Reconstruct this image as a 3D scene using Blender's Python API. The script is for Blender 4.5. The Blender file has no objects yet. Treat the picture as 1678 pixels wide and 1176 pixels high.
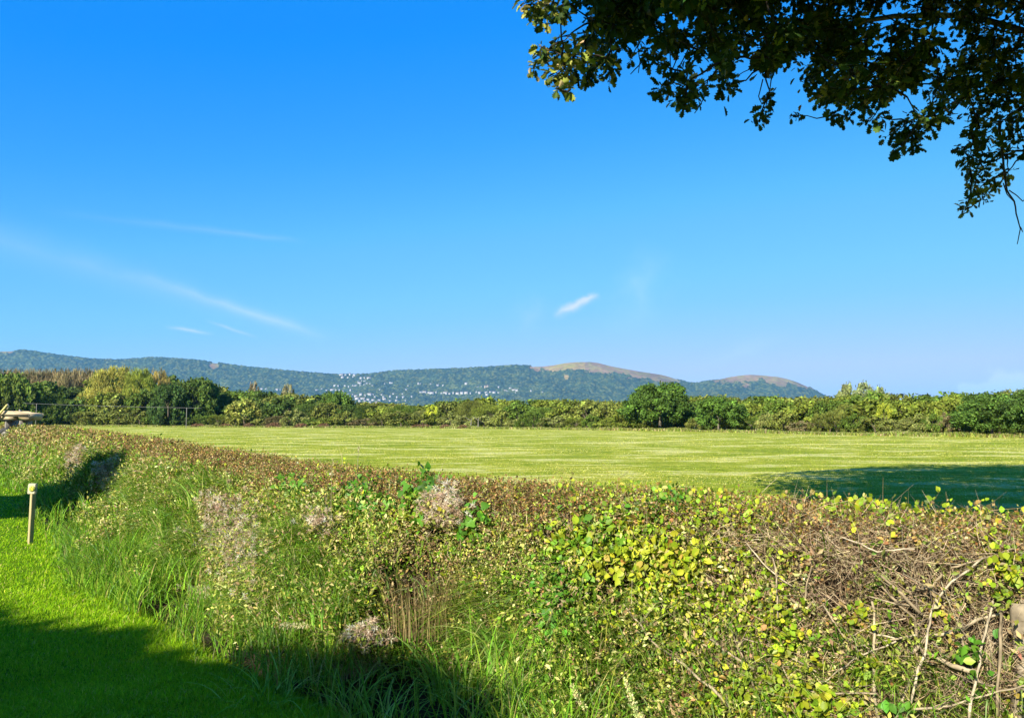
import bpy, bmesh, math, random
import numpy as np
from mathutils import Vector

# ------------------------------------------------------------------ camera, world, sun
sc = bpy.context.scene
COL = sc.collection
R = math.radians
CAM_H = 1.8; PITCH = R(4.37); F = 1268.0
cam = bpy.data.cameras.new('camera'); camo = bpy.data.objects.new('camera', cam); COL.objects.link(camo)
cam.sensor_width = 36; cam.lens = F / 1678 * 36; cam.clip_start = 0.05; cam.clip_end = 30000
camo.location = (0, 0, CAM_H); camo.rotation_euler = (R(90) + PITCH, 0, 0); sc.camera = camo

SUN_EL = R(30); SAZ = np.array([0.47, 0.883]); SAZ = SAZ / np.linalg.norm(SAZ)
SUNDIR = Vector((SAZ[0] * math.cos(SUN_EL), SAZ[1] * math.cos(SUN_EL), -math.sin(SUN_EL)))
sun = bpy.data.lights.new('sun', 'SUN'); suno = bpy.data.objects.new('sun', sun); COL.objects.link(suno)
sun.energy = 5.0; sun.angle = R(0.5); sun.color = (1.0, 0.94, 0.82)
suno.rotation_euler = SUNDIR.to_track_quat('-Z', 'Y').to_euler(); suno.location = (-20, -40, 40)
sc.view_settings.view_transform = 'Standard'; sc.view_settings.look = 'None'
sc.view_settings.exposure = 1.4; sc.view_settings.gamma = 1.0
sc.cycles.volume_bounces = 0; sc.cycles.max_bounces = 5; sc.cycles.transparent_max_bounces = 8
sc.cycles.diffuse_bounces = 3; sc.cycles.glossy_bounces = 2; sc.cycles.transmission_bounces = 3

def ray(px, py):
    u = (px - 839) / F; v = (588 - py) / F
    d = np.array([u, math.cos(PITCH) - v * math.sin(PITCH), math.sin(PITCH) + v * math.cos(PITCH)])
    return d / d[1]
def at(px, py, Y):
    return np.array([0, 0, CAM_H]) + ray(px, py) * Y
def on_ground(px, py, z=0.0):
    d = ray(px, py); k = (z - CAM_H) / d[2]
    return np.array([0, 0, CAM_H]) + d * k
def project(P):
    P = np.asarray(P, float); x = P[:, 0]; y = P[:, 1]; z = P[:, 2] - CAM_H
    f = y * math.cos(PITCH) + z * math.sin(PITCH); up = -y * math.sin(PITCH) + z * math.cos(PITCH)
    f = np.where(f < 0.05, 0.05, f)
    return 839 + F * x / f, 588 - F * up / f

ALB = 0.758
world = bpy.data.worlds.new("World"); sc.world = world; world.use_nodes = True
def build_world():
    nt = world.node_tree; N = nt.nodes; L = nt.links
    bg = N['Background']; bg.inputs[1].default_value = 0.05
    sky = N.new('ShaderNodeTexSky'); sky.sky_type = 'NISHITA'; sky.sun_disc = False
    sky.sun_elevation = SUN_EL; sky.sun_rotation = math.atan2(-SAZ[0], -SAZ[1])
    sky.air_density = 1.0; sky.dust_density = 0.3; sky.ozone_density = 3.0
    sep = N.new('ShaderNodeSeparateColor'); L.new(sky.outputs[0], sep.inputs[0])
    comb = N.new('ShaderNodeCombineColor')
    curves = {0: [(.08, .002), (.11, .006), (.156, .045), (.24, .15), (.38, .26), (.5, .39), (.65, .55), (.9, .62)],
              1: [(.15, .27), (.187, .285), (.25, .36), (.37, .53), (.52, .63), (.65, .665), (.9, .71)]}
    for i in (0, 1):
        m = N.new('ShaderNodeMath'); m.operation = 'MULTIPLY'; L.new(sep.outputs[i], m.inputs[0]); m.inputs[1].default_value = 0.1
        r = N.new('ShaderNodeValToRGB'); L.new(m.outputs[0], r.inputs[0]); e = r.color_ramp.elements
        while len(e) < len(curves[i]): e.new(.5)
        for j, (p_, v) in enumerate(curves[i]): e[j].position = p_; e[j].color = (v, v, v, 1)
        q = N.new('ShaderNodeMath'); q.operation = 'MULTIPLY'; L.new(r.outputs[0], q.inputs[0]); q.inputs[1].default_value = 10.0
        L.new(q.outputs[0], comb.inputs[i])
    comb.inputs[2].default_value = 10.0
    col = comb.outputs[0]
    tc = N.new('ShaderNodeTexCoord'); nrm = N.new('ShaderNodeVectorMath'); nrm.operation = 'NORMALIZE'
    L.new(tc.outputs['Generated'], nrm.inputs[0])
    noi = N.new('ShaderNodeTexNoise'); noi.inputs['Scale'].default_value = 28; noi.inputs['Detail'].default_value = 5
    L.new(nrm.outputs[0], noi.inputs['Vector'])
    noi2 = N.new('ShaderNodeTexNoise'); noi2.inputs['Scale'].default_value = 7; noi2.inputs['Detail'].default_value = 4
    L.new(nrm.outputs[0], noi2.inputs['Vector'])
    def math_(op, a, b=None, c=None, clamp=False):
        m = N.new('ShaderNodeMath'); m.operation = op; m.use_clamp = clamp
        for i, v in enumerate((a, b, c)):
            if v is None: continue
            if isinstance(v, (int, float)): m.inputs[i].default_value = float(v)
            else: L.new(v, m.inputs[i])
        return m.outputs[0]
    def dot(vec):
        m = N.new('ShaderNodeVectorMath'); m.operation = 'DOT_PRODUCT'; L.new(nrm.outputs[0], m.inputs[0])
        m.inputs[1].default_value = [float(q) for q in vec]; return m.outputs['Value']
    def streak(col, p0, p1, width, alpha, cloud=(9, 10.5, 11.5), distort=0.4, fade=(0.5, 0.5), grow=1.0):
        a = ray(*p0); a = a / np.linalg.norm(a); b = ray(*p1); b = b / np.linalg.norm(b)
        n = np.cross(a, b); n /= np.linalg.norm(n)
        mid = (a + b); mid /= np.linalg.norm(mid); tng = (b - a); ln = np.linalg.norm(tng); tng /= ln
        w = width / F
        d = math_('ABSOLUTE', math_('ADD', dot(n), math_('MULTIPLY', math_('SUBTRACT', noi.outputs[0], 0.5), w * distort)))
        s = math_('ADD', math_('DIVIDE', dot(tng), ln), 0.5)       # 0..1 along
        ww = math_('MULTIPLY', math_('ADD', math_('MULTIPLY', math_('SUBTRACT', 1.0, s), grow - 1), 1.0), w)
        k = math_('SUBTRACT', 1.0, math_('DIVIDE', d, ww), clamp=True)
        k = math_('SMOOTH_MIN', k, 1.0, 0.1) if False else math_('MULTIPLY', k, k)
        e0 = math_('DIVIDE', s, fade[0], clamp=True); e1 = math_('DIVIDE', math_('SUBTRACT', 1.0, s), fade[1], clamp=True)
        front = math_('GREATER_THAN', dot(mid), 0.3)
        k = math_('MULTIPLY', math_('MULTIPLY', k, math_('MULTIPLY', e0, e1)), math_('MULTIPLY', front, alpha))
        k = math_('MULTIPLY', k, math_('ADD', 0.55, math_('MULTIPLY', noi.outputs[0], 0.9)), clamp=True)
        mix = N.new('ShaderNodeMix'); mix.data_type = 'RGBA'; L.new(k, mix.inputs['Factor'])
        L.new(col, mix.inputs['A']); mix.inputs['B'].default_value = (*cloud, 1)
        return mix.outputs['Result']
    pale = (5.6, 7.9, 10.2)
    col = streak(col, (-350, 290), (560, 560), 24, 0.20, pale, 0.5, (0.3, 0.12), 2.6)
    col = streak(col, (190, 440), (540, 555), 15, 0.50, (6.3, 8.4, 10.4), 0.9, (0.6, 0.3), 1.0)
    col = streak(col, (60, 345), (510, 396), 9, 0.22, pale, 0.9, (0.8, 0.2), 1.6)
    col = streak(col, (268, 535), (352, 548), 6, 0.6, (7.0, 8.5, 10.3), 1.0, (0.4, 0.4), 1.0)
    col = streak(col, (335, 524), (425, 554), 5, 0.45, (7.0, 8.4, 10.3), 1.0, (0.4, 0.4), 1.0)
    col = streak(col, (904, 518), (984, 481), 14, 1.5, (7.0, 8.4, 10.6), 3.0, (0.42, 0.3), 1.0)
    col = streak(col, (1568, 640), (1642, 634), 16, 5, (6.9, 8.4, 10.2), 2.6, (0.2, 0.2), 1.0)
    col = streak(col, (1608, 637), (1690, 633), 26, 5, (6.9, 8.4, 10.2), 2.6, (0.2, 0.2), 1.0)
    col = streak(col, (1000, 560), (1090, 400), 70, 0.42, (4.6, 7.9, 10.2), 1.5, (0.5, 0.5), 1.0)
    col = streak(col, (1130, 610), (1300, 540), 24, 0.4, pale, 1.5, (0.5, 0.5), 1.0)
    col = streak(col, (850, 555), (890, 480), 40, 0.25, pale, 1.5, (0.5, 0.5), 1.0)
    sc_ = N.new('ShaderNodeVectorMath'); sc_.operation = 'SCALE'; L.new(col, sc_.inputs[0]); sc_.inputs['Scale'].default_value = ALB; L.new(sc_.outputs[0], bg.inputs[0])
build_world()

# ------------------------------------------------------------------ helpers
rng = np.random.default_rng(7)
random.seed(7)
def tag(o, label=None, cat=None, group=None, kind=None):
    if label: o['label'] = label
    if cat: o['category'] = cat
    if group: o['group'] = group
    if kind: o['kind'] = kind
    return o
def empty(name, loc=(0, 0, 0), rz=0):
    o = bpy.data.objects.new(name, None); COL.objects.link(o); o.location = [float(v) for v in loc]
    o.rotation_euler = (0, 0, rz); o.empty_display_size = 0.2
    return o

class Geo:
    def __init__(s): s.v = []; s.f = []; s.c = []; s.n = 0
    def add(s, V, Fc, C):
        """V (N,k,3) or (k,3); Fc (m,q) indices within one item; C (N,3) or (3,)"""
        V = np.asarray(V, np.float32)
        if V.ndim == 2: V = V[None]
        N, k, _ = V.shape
        if N == 0: return
        C = np.asarray(C, np.float32)
        if C.ndim == 1: C = np.broadcast_to(C, (N, 3))
        Fs = Fc if isinstance(Fc, list) else [Fc]
        off = (np.arange(N) * k + s.n)[:, None, None]
        for fc in Fs:
            fc = np.asarray(fc, np.int64)
            s.f.append((off + fc[None]).reshape(-1, fc.shape[1]))
        s.v.append(V.reshape(-1, 3))
        if C.ndim == 3: s.c.append(C.reshape(-1, 3))
        else: s.c.append(np.repeat(C, k, axis=0))
        s.n += N * k
    def mesh(s, name, mat, parent=None, smooth=False, origin=None):
        V = np.concatenate(s.v); C = np.concatenate(s.c)
        if origin is not None: V = V - np.asarray(origin, np.float32)
        me = bpy.data.meshes.new(name)
        nl = sum(f.size for f in s.f); nf = sum(len(f) for f in s.f)
        me.vertices.add(len(V)); me.vertices.foreach_set('co', V.ravel().astype(np.float32))
        me.loops.add(nl); me.polygons.add(nf)
        me.loops.foreach_set('vertex_index', np.concatenate([f.ravel() for f in s.f]).astype(np.int32))
        tot = np.concatenate([np.full(len(f), f.shape[1], np.int32) for f in s.f])
        st = np.concatenate([[0], np.cumsum(tot)[:-1]]).astype(np.int32)
        me.polygons.foreach_set('loop_start', st); me.polygons.foreach_set('loop_total', tot)
        if smooth: me.polygons.foreach_set('use_smooth', np.ones(nf, bool))
        at_ = me.attributes.new('col', 'FLOAT_COLOR', 'POINT')
        at_.data.foreach_set('color', np.concatenate([C, np.ones((len(C), 1), np.float32)], 1).ravel().astype(np.float32))
        me.update(); me.materials.append(mat)
        o = bpy.data.objects.new(name, me); COL.objects.link(o)
        if parent is not None: o.parent = parent
        return o

def unit(a): return a / np.maximum(np.linalg.norm(a, axis=-1, keepdims=True), 1e-9)
def rand_dir(n, up=0.0, horiz=1.0):
    d = rng.normal(size=(n, 3)); d[:, :2] *= horiz; d = unit(d); d[:, 2] += up
    return unit(d)
def sheets(tv, pos, Ld, Nd, size, width=1.0):
    """place template verts (k,3) with x width, y length, z normal"""
    Ld = unit(Ld); X = unit(np.cross(Ld, Nd)); Z = np.cross(X, Ld)
    s = np.asarray(size, float).reshape(-1, 1, 1)
    tv = np.asarray(tv, float)
    return pos[:, None, :] + s * (tv[None, :, 0:1] * X[:, None, :] * width + tv[None, :, 1:2] * Ld[:, None, :] + tv[None, :, 2:3] * Z[:, None, :])
DIAMOND = (np.array([(0, 0, 0), (.36, .5, .08), (0, 1, -.06), (-.36, .5, .08)]), np.array([(0, 1, 2), (0, 2, 3)]))
OVAL = (np.array([(0, 0, 0), (.28, .25, .08), (.36, .6, .08), (0, 1.0, -.12), (-.36, .6, .08), (-.28, .25, .08)]), np.array([(0, 1, 2, 3), (0, 3, 4, 5)]))
HEART = (np.array([(0, .05, 0), (.3, -.05, .05), (.46, .2, .09), (.3, .6, .04), (0, 1.0, -.2), (-.3, .6, .04), (-.46, .2, .09), (-.3, -.05, .05), (0, .5, -.02)]),
         [np.array([(0, 1, 2, 8), (8, 2, 3, 4), (8, 4, 5, 6), (0, 8, 6, 7)])])
_o = [(0, 0), (.06, .08), (.20, .12), (.13, .24), (.33, .36), (.19, .46), (.40, .62), (.24, .70), (.30, .88), (.12, .90), (0, 1.0)]
OAK = (np.array([(x, y, .10 * abs(x) * 3 - .15 * y * y) for x, y in _o] + [(-x, y, .10 * abs(x) * 3 - .15 * y * y) for x, y in _o[1:-1]]),
       [np.array([list(range(0, 11))]), np.array([[0] + [10] + list(range(19, 10, -1))])])
OAK3 = (np.array([(0, 0, 0), (.34, .35, .06), (.2, .5, .02), (.36, .75, .05), (0, 1, -.12), (-.36, .75, .05), (-.2, .5, .02), (-.34, .35, .06)]), np.array([(0, 1, 2, 3, 4), (0, 4, 5, 6, 7)]))

GAIN = 1.0
def vary(base, n, amt=0.25, hue=0.08):
    base = np.asarray(base, float) * GAIN
    if base.ndim == 1: base = np.broadcast_to(base, (n, 3))
    b = np.exp(rng.normal(0, amt, (n, 1)))
    h = 1 + rng.normal(0, hue, (n, 3))
    return np.clip(base * b * h, 0.001, 0.95)
def pick(pal, n):
    """pal: list of (weight,colour)"""
    w = np.array([p[0] for p in pal], float); w /= w.sum()
    return np.array([p[1] for p in pal])[rng.choice(len(pal), n, p=w)]

def blades(G, pos, ht, bend, width, col, seg=3, lean=0.15, droop=1.0, bdir=None):
    """curved grass blades: strips with seg segments"""
    n = len(pos); ht = np.broadcast_to(ht, n).astype(float); bend = np.broadcast_to(bend, n).astype(float); width = np.broadcast_to(width, n).astype(float)
    a = rng.uniform(0, 2 * np.pi, n)
    hd = np.stack([np.cos(a), np.sin(a), np.zeros(n)], 1) if bdir is None else bdir
    b2 = a + rng.normal(0, .6, n)
    side = np.stack([-hd[:, 1], hd[:, 0], np.zeros(n)], 1)
    tw = rng.normal(0, .5, (n, 1)); side = unit(side + tw * hd * .7)
    k = (seg + 1) * 2 - 1
    V = np.zeros((n, k, 3)); idx = 0
    for i in range(seg + 1):
        t = i / seg
        out = bend * t ** 1.8 + lean * ht * t * rng.normal(0, 1, n) * 0
        zz = ht * (t - droop * 0.55 * (bend / np.maximum(ht, 1e-3)) * t ** 2.6)
        c = pos + hd * out[:, None]; c[:, 2] += zz
        w = width * (1 - t ** 1.7) * .5 + (0 if i else 0)
        if i < seg:
            V[:, idx] = c - side * w[:, None]; V[:, idx + 1] = c + side * w[:, None]; idx += 2
        else:
            V[:, idx] = c
    fs = [np.array([(2 * i, 2 * i + 1, 2 * i + 3, 2 * i + 2) for i in range(seg - 1)])] if seg > 1 else []
    fs.append(np.array([(2 * seg - 2, 2 * seg - 1, 2 * seg)]))
    G.add(V, fs, col)

def tubes(G, A, B, ra, rb, col, sides=3):
    A = np.asarray(A, float); B = np.asarray(B, float); n = len(A)
    ra = np.broadcast_to(ra, n); rb = np.broadcast_to(rb, n)
    d = unit(B - A); ref = np.where(np.abs(d[:, 2:3]) > .9, np.array([[1., 0, 0]]), np.array([[0, 0, 1.]]))
    X = unit(np.cross(d, ref)); Y = np.cross(d, X)
    V = np.zeros((n, sides * 2, 3))
    for i in range(sides):
        t = 2 * np.pi * i / sides
        o = math.cos(t) * X + math.sin(t) * Y
        V[:, i] = A + o * ra[:, None]; V[:, sides + i] = B + o * rb[:, None]
    G.add(V, np.array([(i, (i + 1) % sides, sides + (i + 1) % sides, sides + i) for i in range(sides)]), col)
def polytube(G, pts, rad, col, sides=6):
    """one smooth connected tube through pts"""
    pts = np.asarray(pts, float); m = len(pts); rad = np.broadcast_to(rad, m)
    V = np.zeros((m * sides + 1, 3)); X = None
    for i in range(m):
        d = pts[min(i + 1, m - 1)] - pts[max(i - 1, 0)]; d /= max(np.linalg.norm(d), 1e-9)
        if X is None:
            ref = np.array([1., 0, 0]) if abs(d[2]) > .9 else np.array([0, 0, 1.]); X = np.cross(d, ref)
        X = X - d * X.dot(d); X /= max(np.linalg.norm(X), 1e-9); Y = np.cross(d, X)
        for j in range(sides):
            t = 2 * np.pi * j / sides; V[i * sides + j] = pts[i] + rad[i] * (math.cos(t) * X + math.sin(t) * Y)
    V[-1] = pts[-1]
    q = [(i * sides + j, i * sides + (j + 1) % sides, (i + 1) * sides + (j + 1) % sides, (i + 1) * sides + j) for i in range(m - 1) for j in range(sides)]
    t = [((m - 1) * sides + j, (m - 1) * sides + (j + 1) % sides, m * sides) for j in range(sides)]
    G.add(V, [np.array(q), np.array(t)], col)
def wander(p0, p1, n=6, amp=.08, sag=0):
    p0 = np.array(p0, float); p1 = np.array(p1, float); L_ = np.linalg.norm(p1 - p0)
    t = np.linspace(0, 1, n)[:, None]; P = p0 + (p1 - p0) * t
    w = np.cumsum(rng.normal(0, 1, (n, 3)), 0) * amp * L_ / n ** .5; w -= w[0] + (w[-1] - w[0]) * t
    P = P + w; P[:, 2] -= sag * (4 * t * (1 - t))[:, 0]
    return P

# smooth value noise on arrays
def vnoise(x, y, seed=0, oct=4, sc_=1.0):
    r = np.zeros_like(x, dtype=float); a = 1; tot = 0
    for o in range(oct):
        xs = x * sc_ * 2 ** o + 17.3 * o + seed * 5.1; ys = y * sc_ * 2 ** o - 9.7 * o + seed * 3.3
        xi = np.floor(xs); yi = np.floor(ys); fx = xs - xi; fy = ys - yi
        fx = fx * fx * (3 - 2 * fx); fy = fy * fy * (3 - 2 * fy)
        def h(i, j):
            v = np.sin(i * 127.1 + j * 311.7 + seed * 74.7) * 43758.5453; return v - np.floor(v)
        v = (h(xi, yi) * (1 - fx) + h(xi + 1, yi) * fx) * (1 - fy) + (h(xi, yi + 1) * (1 - fx) + h(xi + 1, yi + 1) * fx) * fy
        r += a * v; tot += a; a *= .5
    return r / tot * 2 - 1

# ------------------------------------------------------------------ materials
def new_mat(name):
    m = bpy.data.materials.new(name); m.use_nodes = True
    return m, m.node_tree.nodes, m.node_tree.links, m.node_tree.nodes['Principled BSDF']
def leaf_mat(name, transl=0.3, rough=0.55, spec=0.25, objcol=False, tgain=(1.25, 1.3, .5), noise=0.0, nscale=3.0):
    m, N, L, p = new_mat(name)
    a = N.new('ShaderNodeAttribute'); a.attribute_name = 'col'
    col = a.outputs['Color']
    if objcol:
        oi = N.new('ShaderNodeObjectInfo'); mx = N.new('ShaderNodeMix'); mx.data_type = 'RGBA'; mx.blend_type = 'MULTIPLY'
        mx.inputs['Factor'].default_value = 1; L.new(col, mx.inputs['A']); L.new(oi.outputs['Color'], mx.inputs['B']); col = mx.outputs['Result']
    if noise:
        tc = N.new('ShaderNodeNewGeometry'); no = N.new('ShaderNodeTexNoise'); no.inputs['Scale'].default_value = nscale
        L.new(tc.outputs['Position'], no.inputs['Vector'])
        mr = N.new('ShaderNodeMapRange'); L.new(no.outputs[0], mr.inputs[0]); mr.inputs[1].default_value = .3; mr.inputs[2].default_value = .7
        mr.inputs[3].default_value = 1 - noise; mr.inputs[4].default_value = 1 + noise
        vm = N.new('ShaderNodeVectorMath'); vm.operation = 'SCALE'; L.new(col, vm.inputs[0]); L.new(mr.outputs[0], vm.inputs['Scale']); col = vm.outputs[0]
    al = N.new('ShaderNodeVectorMath'); al.operation = 'SCALE'; L.new(col, al.inputs[0]); al.inputs['Scale'].default_value = ALB; col = al.outputs[0]
    L.new(col, p.inputs['Base Color']); p.inputs['Roughness'].default_value = rough
    p.inputs['Specular IOR Level'].default_value = spec
    if transl > 0:
        t = N.new('ShaderNodeBsdfTranslucent'); g = N.new('ShaderNodeVectorMath'); g.operation = 'MULTIPLY'
        L.new(col, g.inputs[0]); g.inputs[1].default_value = tgain; L.new(g.outputs[0], t.inputs['Color'])
        mix = N.new('ShaderNodeMixShader'); mix.inputs[0].default_value = transl
        L.new(p.outputs[0], mix.inputs[1]); L.new(t.outputs[0], mix.inputs[2])
        L.new(mix.outputs[0], N['Material Output'].inputs['Surface'])
    return m
M_leaf = leaf_mat('leaf_tissue', .3, .5, .22)
M_gloss = leaf_mat('glossy_leaf', .25, .5, .22)
M_grass = leaf_mat('grass_blade', .35, .8, .05)
M_twig = leaf_mat('dry_twig', 0, .9, .1, noise=.3, nscale=25)
M_bark = leaf_mat('bark', 0, .9, .1, noise=.45, nscale=18)
M_fluff = leaf_mat('seed_fluff', .45, .9, .05, tgain=(1, 1, 1))
M_crown = leaf_mat('far_foliage', .22, .7, .1, objcol=True)
M_farbark = leaf_mat('far_bark', 0, .9, .1, objcol=False)
M_oak = leaf_mat('oak_leaf', .10, .6, .10)
M_hill = leaf_mat('hill_cover', 0, 1, 0, noise=.25, nscale=.03)
def plain(name, col, rough=.7, metal=0, noise=.2, ns=6, stretch=(1, 1, 1), col2=None):
    m, N, L, p = new_mat(name)
    tc = N.new('ShaderNodeTexCoord'); mp = N.new('ShaderNodeMapping'); mp.inputs['Scale'].default_value = stretch
    L.new(tc.outputs['Object'], mp.inputs[0]); no = N.new('ShaderNodeTexNoise'); no.inputs['Scale'].default_value = ns; no.inputs['Detail'].default_value = 6
    L.new(mp.outputs[0], no.inputs['Vector'])
    r = N.new('ShaderNodeValToRGB'); L.new(no.outputs[0], r.inputs[0])
    col = [c * ALB for c in col]; c2 = col2 or [c * (1 - noise) for c in col]
    r.color_ramp.elements[0].position = .35; r.color_ramp.elements[1].position = .65
    r.color_ramp.elements[0].color = (*c2, 1); r.color_ramp.elements[1].color = (*col, 1)
    L.new(r.outputs[0], p.inputs['Base Color']); p.inputs['Roughness'].default_value = rough; p.inputs['Metallic'].default_value = metal
    b = N.new('ShaderNodeBump'); b.inputs['Strength'].default_value = .3; b.inputs['Distance'].default_value = .003; L.new(no.outputs[0], b.inputs['Height']); L.new(b.outputs[0], p.inputs['Normal'])
    return m

# ------------------------------------------------------------------ hedge line, ground
_c = np.array([(16, -2.5), (10, .6), (6, 2.95), (3.0, 4.75), (.35, 6.75), (-2.0, 9.3), (-4.6, 12.9), (-8, 18), (-12.5, 25), (-19, 35), (-30, 51), (-50, 78), (-92, 130)], float)
def catmull(P, step=.15):
    out = []
    for i in range(len(P) - 1):
        p0 = P[max(i - 1, 0)]; p1 = P[i]; p2 = P[i + 1]; p3 = P[min(i + 2, len(P) - 1)]
        n = max(2, int(np.linalg.norm(p2 - p1) / step)); t = np.linspace(0, 1, n, endpoint=False)[:, None]
        out.append(.5 * (2 * p1 + (p2 - p0) * t + (2 * p0 - 5 * p1 + 4 * p2 - p3) * t ** 2 + (3 * p1 - p0 - 3 * p2 + p3) * t ** 3))
    return np.concatenate(out + [P[-1:]])
CV = catmull(_c); CS = np.concatenate([[0], np.cumsum(np.linalg.norm(np.diff(CV, axis=0), axis=1))])
_t = np.gradient(CV, axis=0); _t /= np.linalg.norm(_t, axis=1, keepdims=True)
CN = np.stack([-_t[:, 1], _t[:, 0]], 1)
if CN[40].dot(-CV[40]) < 0: CN = -CN
def st(s, t):
    x = np.interp(s, CS, CV[:, 0]) + np.interp(s, CS, CN[:, 0]) * t
    y = np.interp(s, CS, CV[:, 1]) + np.interp(s, CS, CN[:, 1]) * t
    return x, y
def inv_st(x, y):
    x = np.ravel(x); y = np.ravel(y); S = np.zeros(len(x)); T = np.zeros(len(x))
    for a in range(0, len(x), 4000):
        dx = x[a:a + 4000, None] - CV[None, ::3, 0]; dy = y[a:a + 4000, None] - CV[None, ::3, 1]
        i = np.argmin(dx * dx + dy * dy, 1) * 3
        S[a:a + 4000] = CS[i]; T[a:a + 4000] = (x[a:a + 4000] - CV[i, 0]) * CN[i, 0] + (y[a:a + 4000] - CV[i, 1]) * CN[i, 1]
    return S, T
S_NEAR = CS[np.argmin(np.abs(CV[:, 0] - 3.0) + np.abs(CV[:, 1] - 4.75))]
def bankiness(s):
    b = np.clip((s - (S_NEAR + .9)) / 2.2, 0.0, 1.0)
    for sd, wd, am in DIPS: b = b * (1 - am * np.exp(-((s - sd) / wd) ** 4))
    return b * (.86 + .2 * np.sin(s * 1.9) * np.sin(s * .83 + 1))
DIPS = []
for (qx, qy, wd, am) in [(-7.6, 14.4, 1.5, 1.0), (-.75, 5.0, .6, 1.0), (-3.1, 7.9, .35, .55)]:
    _s, _tt = inv_st(np.array([qx]), np.array([qy])); DIPS.append((_s[0], wd, am))
def lawn_t(s):  # offset of the lawn edge from the hedge back
    return 2.35 + .25 * np.clip((s - S_NEAR - 6) / 8, 0, 1) + 1.9 * np.clip((s - S_NEAR - 19) / 14, 0, 1) + .1 * np.sin(s * .9) + .06 * np.sin(s * 2.3)
def ground_z(x, y):
    S, T = inv_st(x, y); T = T.reshape(np.shape(x)); S = S.reshape(np.shape(x))
    d = np.exp(-((T - 1.95) / .32) ** 2) * -.28 * np.clip((S - S_NEAR + 4) / 3, 0, 1)
    return d, S, T

# mats for ground
def ground_material():
    m, N, L, p = new_mat('ground_turf')
    geo = N.new('ShaderNodeNewGeometry'); a = N.new('ShaderNodeAttribute'); a.attribute_name = 'col'
    def noise(scale, st_=(1, 1, 1), detail=5, rot=0):
        mp = N.new('ShaderNodeMapping'); mp.inputs['Scale'].default_value = st_; mp.inputs['Rotation'].default_value = (0, 0, rot)
        L.new(geo.outputs['Position'], mp.inputs[0]); n = N.new('ShaderNodeTexNoise'); n.inputs['Scale'].default_value = scale; n.inputs['Detail'].default_value = detail
        n.inputs['Roughness'].default_value = .65
        L.new(mp.outputs[0], n.inputs['Vector']); return n.outputs[0]
    def ramp(src, stops):
        r = N.new('ShaderNodeValToRGB'); L.new(src, r.inputs[0]); e = r.color_ramp.elements
        while len(e) < len(stops): e.new(.5)
        for i, (q, c) in enumerate(stops): e[i].position = q; e[i].color = (*c, 1)
        return r.outputs[0]
    def mix(f, A, B, bt='MIX'):
        x = N.new('ShaderNodeMix'); x.data_type = 'RGBA'; x.blend_type = bt
        if isinstance(f, float): x.inputs['Factor'].default_value = f
        else: L.new(f, x.inputs['Factor'])
        for k, v in (('A', A), ('B', B)):
            if isinstance(v, tuple): x.inputs[k].default_value = (*v, 1)
            else: L.new(v, x.inputs[k])
        return x.outputs['Result']
    big = noise(.06, (.6, 1.4, 1), 5)
    streaks = noise(.30, (.62, 1.15, 1), 8, R(-3))
    fine = noise(1.9, (.7, 1.5, 1), 7)
    grain = noise(38, (1, 1, 1), 3)
    c = ramp(streaks, [(.42, (.12, .19, .004)), (.47, (.25, .28, .010)), (.53, (.38, .37, .035)), (.575, (.70, .62, .22))])
    c2 = ramp(big, [(.40, (.17, .22, .004)), (.60, (.44, .41, .06))])
    c = mix(.22, c, c2)
    c3 = ramp(fine, [(.42, (.12, .17, .004)), (.52, (.36, .35, .035)), (.62, (.66, .57, .15))])
    c = mix(.33, c, c3)
    g = ramp(grain, [(.3, (.62, .62, .62)), (.7, (1.3, 1.3, 1.3))])
    field = mix(1.0, mix(1.0, c, g, 'MULTIPLY'), (1.14, 1.18, 1.35), 'MULTIPLY')
    lawn = mix(1.0, ramp(noise(9, (1, 1, 1), 5), [(.3, (.05, .12, .004)), (.7, (.13, .26, .006))]), g, 'MULTIPLY')
    soil = ramp(noise(14), [(.3, (.02, .016, .01)), (.7, (.06, .05, .03))])
    sep = N.new('ShaderNodeSeparateColor'); L.new(a.outputs['Color'], sep.inputs[0])
    out = mix(sep.outputs[0], field, lawn); out = mix(sep.outputs[1], out, soil); out = mix(1.0, out, (ALB, ALB, ALB), 'MULTIPLY')
    L.new(out, p.inputs['Base Color']); p.inputs['Roughness'].default_value = .95; p.inputs['Specular IOR Level'].default_value = .05
    b = N.new('ShaderNodeBump'); b.inputs['Strength'].default_value = .9; b.inputs['Distance'].default_value = .03
    ad = N.new('ShaderNodeMath'); ad.operation = 'ADD'; L.new(fine, ad.inputs[0]); L.new(grain, ad.inputs[1]); L.new(ad.outputs[0], b.inputs['Height']); L.new(b.outputs[0], p.inputs['Normal'])
    return m
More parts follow.
